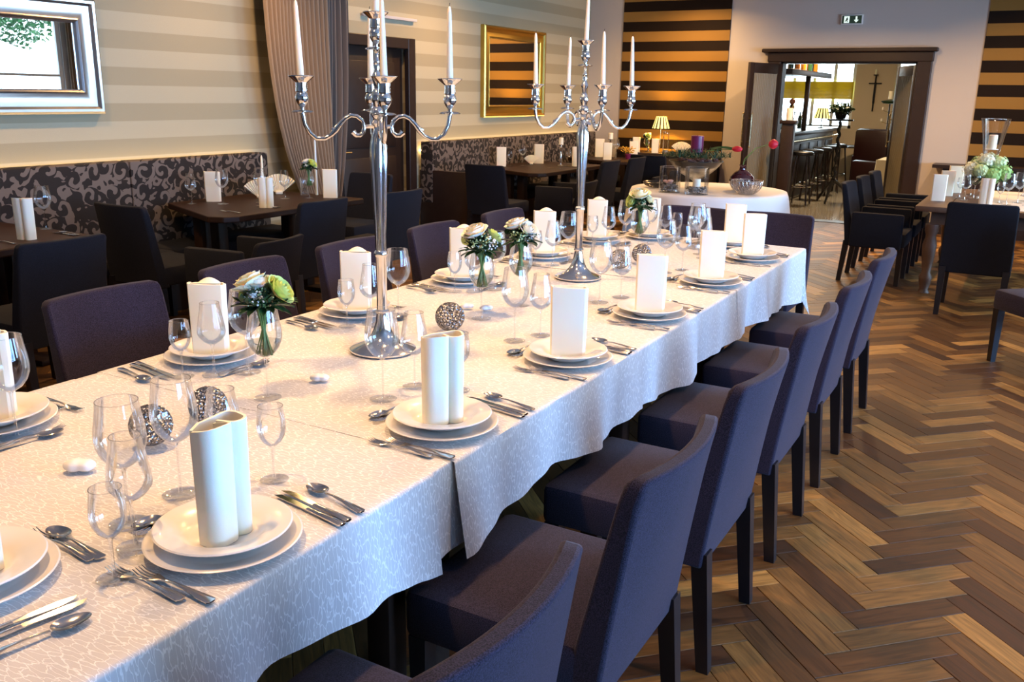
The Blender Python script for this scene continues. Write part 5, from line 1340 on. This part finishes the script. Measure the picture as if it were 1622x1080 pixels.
for (x, y, w) in ((-.40, 10.05, 'left'), (-.02, 9.9, 'right')):
    t = thing('glass_hurricane', 'tall clear flared glass vase behind the hydrangeas, %s one' % w, 'vase', (x, y, RZ+.0018), 0, 'tall vases on the right table')
    MB().lathe([(.0001, 0), (.075, 0), (.06, .02), (.05, .12), (.06, .3), (.10, .55), (.13, .70), (.127, .70), (.097, .55), (.057, .3), (.047, .12), (.0001, .02)], 36).obj('vase_body', M_foot, t)
    MB().lathe([(.1285, .697), (.1315, .70), (.1285, .703), (.1255, .70), (.1285, .697)], 36, cap0=False, cap1=False).obj('rim', M_stemglass, t)
# second row by the right sideboard: dark candlestick at photo edge
candlestick('candlestick', 'dark candlestick with dish at the right photo edge', (.06, 9.62, RZ+.0018), .34, M_pewter, .10, .03, 'candle on the dark candlestick at the right photo edge')

# ------------------------------------------------------------------ the bar room behind the doorway
struct('floor_2', MB().box((-6.2, 13.0, -.08), (2.5, 19.8, 0)), M_tile)
WB = 19.5
mb = MB().box((-6.2, WB, 0), (-4.95, WB+.15, 2.9)).box((-4.95, WB, 0), (-3.36, WB+.15, 1.05)).box((-4.95, WB, 2.36), (-3.36, WB+.15, 2.9)).box((-3.36, WB, 0), (-2.62, WB+.15, 2.9)).box((-2.62, WB, 0), (-1.2, WB+.15, .7)).box((-2.62, WB, 2.45), (-1.2, WB+.15, 2.9)).box((-1.2, WB, 0), (2.5, WB+.15, 2.9))
struct('wall_bar_back', mb, M_cream)
struct('wall_bar_left', MB().box((-6.2, 12.98, 0), (-6.05, WB, 2.9)), M_cream)
struct('wall_bar_right', MB().box((2.3, 12.98, 0), (2.5, WB, 2.9)), M_cream)
struct('ceiling_bar', MB().box((-6.2, 12.98, 2.9), (2.5, WB+.15, 3.0)), M_cream)
M_blind, nt, out = new_mat('yellow_cloth_blind')
d_ = nd(nt, 'ShaderNodeBsdfDiffuse'); d_.inputs[0].default_value = (.62, .50, .08, 1); t_ = nd(nt, 'ShaderNodeBsdfTranslucent'); t_.inputs[0].default_value = (.50, .38, .04, 1)
x_ = nd(nt, 'ShaderNodeMixShader', i_0=.35); nt.links.new(d_.outputs[0], x_.inputs[1]); nt.links.new(t_.outputs[0], x_.inputs[2]); nt.links.new(x_.outputs[0], out.inputs[0])
for nm, (xa, xb, za, zb), zb0 in (('window_4', (-4.95, -3.36, 1.05, 2.36), 1.62), ('window_5', (-2.62, -1.2, .7, 2.45), 1.62)):
    w = MB()
    for x in (xa, xb-.06): w.box((x, WB+.02, za), (x+.06, WB+.08, zb))
    for z in (za, zb-.06): w.box((xa, WB+.02, z), (xb, WB+.08, z+.06))
    for k in range(1, 4): x = xa+(xb-xa)*k/4; w.box((x-.03, WB+.02, za), (x+.03, WB+.08, zb))
    wo = struct(nm, w, M_white_paint)
    MB().box((xa, WB+.045, za), (xb, WB+.05, zb)).obj('pane', M_pane, wo, False)
    bl_ = thing('window_blind', 'yellow horizontal blind pulled half down over the %s bar window' % ('left' if nm[-1] == '4' else 'right'), 'blind', ((xa+xb)/2, WB-.03, 0), 0, 'yellow blinds in the bar room')
    n = 13; z = 1.62
    for k in range(n): MB().bbox((-(xb-xa)/2+.02, -.012, z+.026*k), ((xb-xa)/2-.02, .012, z+.026*k+.0258), .003).obj('slat', M_blind, bl_)
# bar counter
t = thing('bar_counter', 'long dark bar counter running back along the left of the bar room', 'bar counter', (-3.85, 16.6, 0))
MB().bbox((-.45, -2.1, 0), (.32, 2.1, 1.04), .01).obj('front', M_darkwood, t); MB().bbox((-.5, -2.15, 1.04), (.45, 2.15, 1.10), .01).obj('counter_top', M_black, t)
MB().tube([(.42, -2.1, .95), (.42, 2.1, .95)], .02, 8).obj('rail', M_brass, t); MB().tube([(.40, -2.1, .22), (.40, 2.1, .22)], .02, 8).obj('foot_rail', M_brass, t)
for k in range(6): MB().bbox((.32, -2.05+.69*k, .15), (.335, -2.05+.69*k+.62, .88), .005).obj('panel', M_darkwood, t)
t = thing('bar_canopy', 'dark canopy shelf above the bar carried by a square post', 'shelf', (-3.75, 16.2, 0))
MB().bbox((-.5, -1.7, 1.98), (.32, 1.3, 2.06), .008).obj('shelf_board', M_darkwood, t)
fr = MB()
for k in range(26): fr.lathe([(.0001, -.0), (.035, 0), (.035, .008), (.0001, .012)], 8, c=(.33, -1.65+.115*k, 1.972))
fr.obj('scalloped_edge', M_darkwood, t)
MB().bbox((.22, -.30, 1.10), (.29, -.23, 1.98), .006).obj('post', M_darkwood, t)
M_amber = pbr('amber_glass', (.55, .22, .02), .08, coat=1.0); M_bgreen = pbr('green_bottle_glass', (.03, .10, .04), .06, coat=1.0)
bot = P1(single(MB().lathe([(.0001, 0), (.036, 0), (.037, .01), (.037, .17), (.030, .20), (.013, .225), (.013, .28), (.015, .285), (.0001, .285)], 16), 'bottle', M_amber, 'bottle'))
bot2 = P1(single(MB().lathe([(.0001, 0), (.036, 0), (.037, .01), (.037, .17), (.030, .20), (.013, .225), (.013, .28), (.015, .285), (.0001, .285)], 16), 'bottle', M_bgreen, 'bottle'))
ORD = ['first', 'second', 'third', 'fourth', 'fifth', 'sixth', 'seventh', 'eighth', 'ninth', 'tenth']
for k in range(10): (bot if k % 3 else bot2).place((-3.55-.07*(k % 2), 14.9+.22*k, 2.0605), 0, 'bottle on the bar canopy, %s from the left' % ORD[k], 'bottles on the bar canopy')
for k in range(7): (bot2 if k % 3 else bot).place((-3.95+.05*(k % 2), 15.3+.42*k, 1.1005), 0, 'bottle on the bar counter, %s from the doorway' % ORD[k], 'bottles on the bar counter')
# beer tap tower
t = thing('beer_tap', 'brass and white beer tap column on the bar counter', 'tap', (-3.62, 15.5, 1.1005))
MB().lathe([(.0001, 0), (.05, 0), (.05, .02), (.028, .04), (.028, .34), (.045, .37), (.03, .42), (.0001, .44)], 18).obj('column', M_brass, t)
MB().ball((0, 0, .47), .05, sub=2).obj('finial', pbr('copper', (.5, .2, .12), .3, .6), t)
for s in (-1, 1): MB().tube([(0, s*.03, .30), (.06, s*.05, .30), (.07, s*.05, .25)], .009, 6).obj('spout', M_brass, t)
t = thing('coffee_machine', 'dark boxy machine with white cups on top, behind the bar', 'machine', (-4.15, 15.6, 1.1005))
MB().bbox((-.22, -.25, 0), (.2, .25, .32), .015).obj('body', M_black, t)
for k in range(4): MB().lathe([(.0001, .321), (.028, .321), (.038, .38), (.034, .38), (.0001, .33)], 14, c=(.1-.08*(k % 2), -.15+.1*k, 0)).obj('cup', M_plate, t)
# small bar lamp
t = thing('bar_lamp', 'little striped-shade lamp glowing on the bar before the window', 'lamp', (-3.55, 17.6, 1.1005))
MB().lathe([(.0001, 0), (.06, 0), (.06, .01), (.008, .02), (.008, .2), (.0001, .2)], 16).obj('base', M_black, t)
shade(t, .15, .09, .17, .36)
# stools
def stool():
    t = thing('bar_stool', 's', 'stool')
    MB().lathe([(.0001, .76), (.155, .76), (.165, .775), (.16, .81), (.13, .825), (.0001, .83)], 24).obj('seat', M_black, t)
    for k in range(4):
        a = PI/4+k*PI/2; MB().tube([(.11*math.cos(a), .11*math.sin(a), .76), (.20*math.cos(a), .20*math.sin(a), .0)], .014, 8).obj('leg', M_darkwood, t)
    MB().tube([(.165*math.cos(2*PI*i/24), .165*math.sin(2*PI*i/24), .28) for i in range(25)], .009, 6, False).obj('foot_ring', M_silver, t)
    return t
st_p = Proto(stool())
for k, w in enumerate(('nearest of the row', 'second of the row', 'third of the row', 'fourth of the row', 'farthest of the row')):
    st_p.place((-3.20, 14.75+.72*k, 0), .2*k, 'dark wooden bar stool at the counter, %s' % w, 'bar stools')
# tall barley-twist pedestal with plant
t = thing('plant_stand', 'tall black twisted pedestal on three feet in the middle of the bar room', 'plant stand', (-2.80, 15.3, 0))
tw = MB(); pts = [(.012*math.cos(i*.45), .012*math.sin(i*.45), .30+i*.011) for i in range(90)]; tw.tube(pts, .024, 8); tw.obj('twisted_post', M_black, t)
MB().tube([(0, 0, .28), (0, 0, 1.30)], .016, 8).obj('core', M_black, t)
for k in range(3):
    a = k*2*PI/3+.4; MB().tube([(0, 0, .36), (.14*math.cos(a), .14*math.sin(a), .25), (.33*math.cos(a), .33*math.sin(a), .012)], [.03, .026, .016], 8).obj('foot', M_black, t)
MB().lathe([(.0001, 1.29), (.20, 1.29), (.20, 1.315), (.0001, 1.32)], 28).obj('dish', M_black, t)
pl = thing('potted_plant', 'bushy dark plant on top of the twisted pedestal', 'plant', (-2.80, 15.3, 1.3205))
MB().lathe([(.0001, 0), (.07, 0), (.10, .10), (.09, .10), (.0001, .09)], 20).obj('pot', M_black, pl)
fo = MB()
for k in range(260):
    d_ = Vector((rn.gauss(0, 1), rn.gauss(0, 1), rn.gauss(0, .6))).normalized()*.17*rn.random()**.4; d_.z = d_.z*.6+.14; q = Vector((rn.uniform(-1, 1), rn.uniform(-1, 1), rn.uniform(0, 1))).normalized()*.07; s_ = q.orthogonal().normalized()*.014
    fo.add([d_, d_+q*.5+s_, d_+q, d_+q*.5-s_], [(0, 1, 2, 3)])
o = fo.obj('foliage', M_leaf2, pl, False); o['kind'] = 'stuff'
for k in range(30):
    a = rn.uniform(0, 6.28); o = link('leaf', leaf_a, pl, (.05*math.cos(a), .05*math.sin(a), .09+.05*rn.random()), (rn.uniform(-.1, 1.0), 0, a-PI/2)); o.scale = (2.4, 2.4, 2.4)
# red armchair
def armch(x, y, rz, label):
    t = thing('lounge_chair', label, 'armchair', (x, y, 0), rz)
    MB().bbox((-.36, -.34, .12), (.36, .36, .44), .05).obj('seat', M_redleather, t)
    MB().bbox((-.36, -.44, .12), (.36, -.28, 1.12), .07).obj('backrest', M_redleather, t)
    for s in (-1, 1):
        MB().bbox((s*.37-.07, -.36, .12), (s*.37+.07, .34, .64), .05).obj('armrest', M_redleather, t); MB().bbox((s*.3-.025, .26, 0), (s*.3+.025, .31, .12), .004).obj('leg', M_black, t); MB().bbox((s*.3-.025, -.36, 0), (s*.3+.025, -.31, .12), .004).obj('leg', M_black, t)
armch(-2.42, 17.75, -.5, 'dark red leather armchair with high back in the bar room, left one')
armch(-2.20, 16.4, 1.0, 'dark red leather armchair with shiny back in the bar room, right one')
t = thing('bar_table', 'small dark round table behind the twisted pedestal', 'table', (-3.05, 18.8, 0))
MB().lathe([(.0001, .0), (.25, 0), (.25, .02), (.03, .04), (.03, .72), (.42, .72), (.43, .735), (.42, .75), (.0001, .75)], 32).obj('table_body', M_darkwood, t)
t = thing('covered_table', 'small table at the right door leaf, behind the nearer chairs', 'table', (-1.80, 15.2, 0)); MB().bbox((-.28, -.4, .70), (.30, .4, .74), .005).obj('table_top', M_darkwood, t)
for sx in (-1, 1):
    for s in (-1, 1): MB().bbox((sx*.24-.025, s*.34-.025, 0), (sx*.24+.025, s*.34+.025, .70), .004).obj('leg', M_darkwood, t)
ct = MB().grid(lambda u, v: ((-.31-.015*math.sin(u*30)-.12*v*v), -.43+.86*u, .742-.62*v), 40, 12); ct.grid(lambda u, v: (-.31+.63*u, -.43-.01-.03*v*(1+math.sin(u*26)), .742-.62*v), 40, 10); ct.add([(-.31, -.43, .742), (.32, -.43, .742), (.32, .43, .742), (-.31, .43, .742)], [(0, 1, 2, 3)])
o = ct.obj('tablecloth', pbr('cream_cloth', (.66, .62, .46), .8), None, True, 60, (-1.80, 15.2, 0)); tag(o, 'cream cloth hanging to the floor on the small table behind the right door leaf', 'tablecloth')
# tall stand with candelabra seen through the doorway, and wall sconce
t = thing('floor_candelabra', 'dark tall floor candelabra with plant dish and small lights in the bar room', 'candelabra', (-2.45, 17.9, 0))
MB().lathe([(.0001, 0), (.16, 0), (.16, .02), (.02, .05), (.015, .8), (.03, .85), (.014, .9), (.014, 1.55), (.0001, 1.55)], 16).obj('post', M_black, t)
MB().lathe([(.0001, 1.55), (.12, 1.56), (.16, 1.60), (.0001, 1.63)], 20).obj('dish', M_leaf2, t)
for k in range(3):
    z = 1.0+.2*k
    MB().tube([(-.11, 0, z+.04), (0, 0, z), (.11, 0, z+.04)], .007, 6).obj('arm', M_brass, t)
    for s in (-1, 1): MB().lathe([(.0001, 0), (.012, 0), (.012, .05), (.0001, .05)], 10, c=(s*.11, 0, z+.045)).obj('candle', M_wax, t)
o = MB().lathe([(.0001, 0), (.04, 0), (.04, .14), (.0001, .14)], 16).obj('pillar_candle', M_wax, None, True, 40, (-2.45, 17.9, 1.635)); tag(o, 'pale candle on top of the tall floor candelabra in the bar', 'candle')
t = thing('wall_sconce', 'dark cross-shaped wall sconce with one candle on the bar room wall', 'sconce', (-2.98, WB, 1.45))
MB().tube([(0, -.03, -.05), (0, -.03, .62)], .014, 8).obj('rod', M_black, t); MB().tube([(-.12, -.03, .48), (.12, -.03, .48)], .012, 8).obj('crossbar', M_black, t)
MB().lathe([(.0001, .62), (.045, .63), (.05, .645), (.0001, .64)], 16, c=(0, -.06, 0)).obj('dish', M_black, t); MB().lathe([(.0001, .645), (.02, .645), (.02, .74), (.0001, .74)], 12, c=(0, -.06, 0)).obj('candle', M_wax, t)
MB().box((-.02, -.03, .1), (.02, 0, .5)).obj('wall_plate', M_black, t)
l = bpy.data.lights.new('bar_light', 'AREA'); l.shape = 'DISK'; l.size = .5; l.energy = 80; l.color = (1, .72, .42)
t = thing('pendant_light', 'round frosted ceiling light of the bar room', 'light', (-3.2, 15.6, 2.9)); MB().lathe([(.0001, -.06), (.2, -.06), (.26, -.02), (.26, 0), (.0001, 0)], 28).obj('diffuser', M_lampglow, t); link('lamp', l, t, (0, 0, -.07))

# ------------------------------------------------------------------ outside the tall window seen in the silver mirror
M_canvas = pbr('white_canvas', (.85, .86, .88), .8); M_treeleaf = pbr('tree_leaf', (.03, .13, .045), .6)  # canvas white, and one even green for all the tree's leaves
struct('ground_outside', MB().box((3.4, -6, -.3), (16, 24, -.2)), pbr('pale_paving', (.55, .54, .52), .9))
t = thing('garden_umbrella', 'white garden umbrella outside, seen in the silver mirror', 'umbrella', (7.0, 11.0, -.2))
MB().tube([(0, 0, 0), (0, 0, 2.9)], .03, 8).obj('pole', M_white_paint, t)
MB().lathe([(1.7, 2.05), (1.7, 2.25), (.05, 2.95), (.0001, 2.95)], 8, cap0=False).obj('canopy', M_canvas, t, False)
t = thing('tree', 'green leafy tree outside, seen in the silver mirror', 'tree', (9.5, 12.9, -.2))
MB().tube([(0, 0, 0), (.1, 0, 1.6), (0, .1, 3.6)], [.16, .13, .08], 10).obj('trunk', M_darkwood, t)
lf = MB(); rn = random.Random(21)
for k in range(9000):
    d_ = Vector((rn.gauss(0, 1), rn.gauss(0, 1), rn.gauss(0, .8))).normalized()*1.9*rn.random()**.33; c = d_+Vector((0, 0, 4.3)); q = Vector((rn.uniform(-1, 1), rn.uniform(-1, 1), rn.uniform(-1, 1))).normalized()*.14; s_ = q.orthogonal().normalized()*.05
    lf.add([c, c+q*.5+s_, c+q, c+q*.5-s_], [(0, 1, 2, 3)])
o = lf.obj('foliage', M_treeleaf, t, False); o['kind'] = 'stuff'
curtain('curtain', 'taupe curtain beside the far right-hand window, seen only in mirrors', (10.55, 11.1), (10.6, 11.0), M_curtain, 10, .03, 3.10)
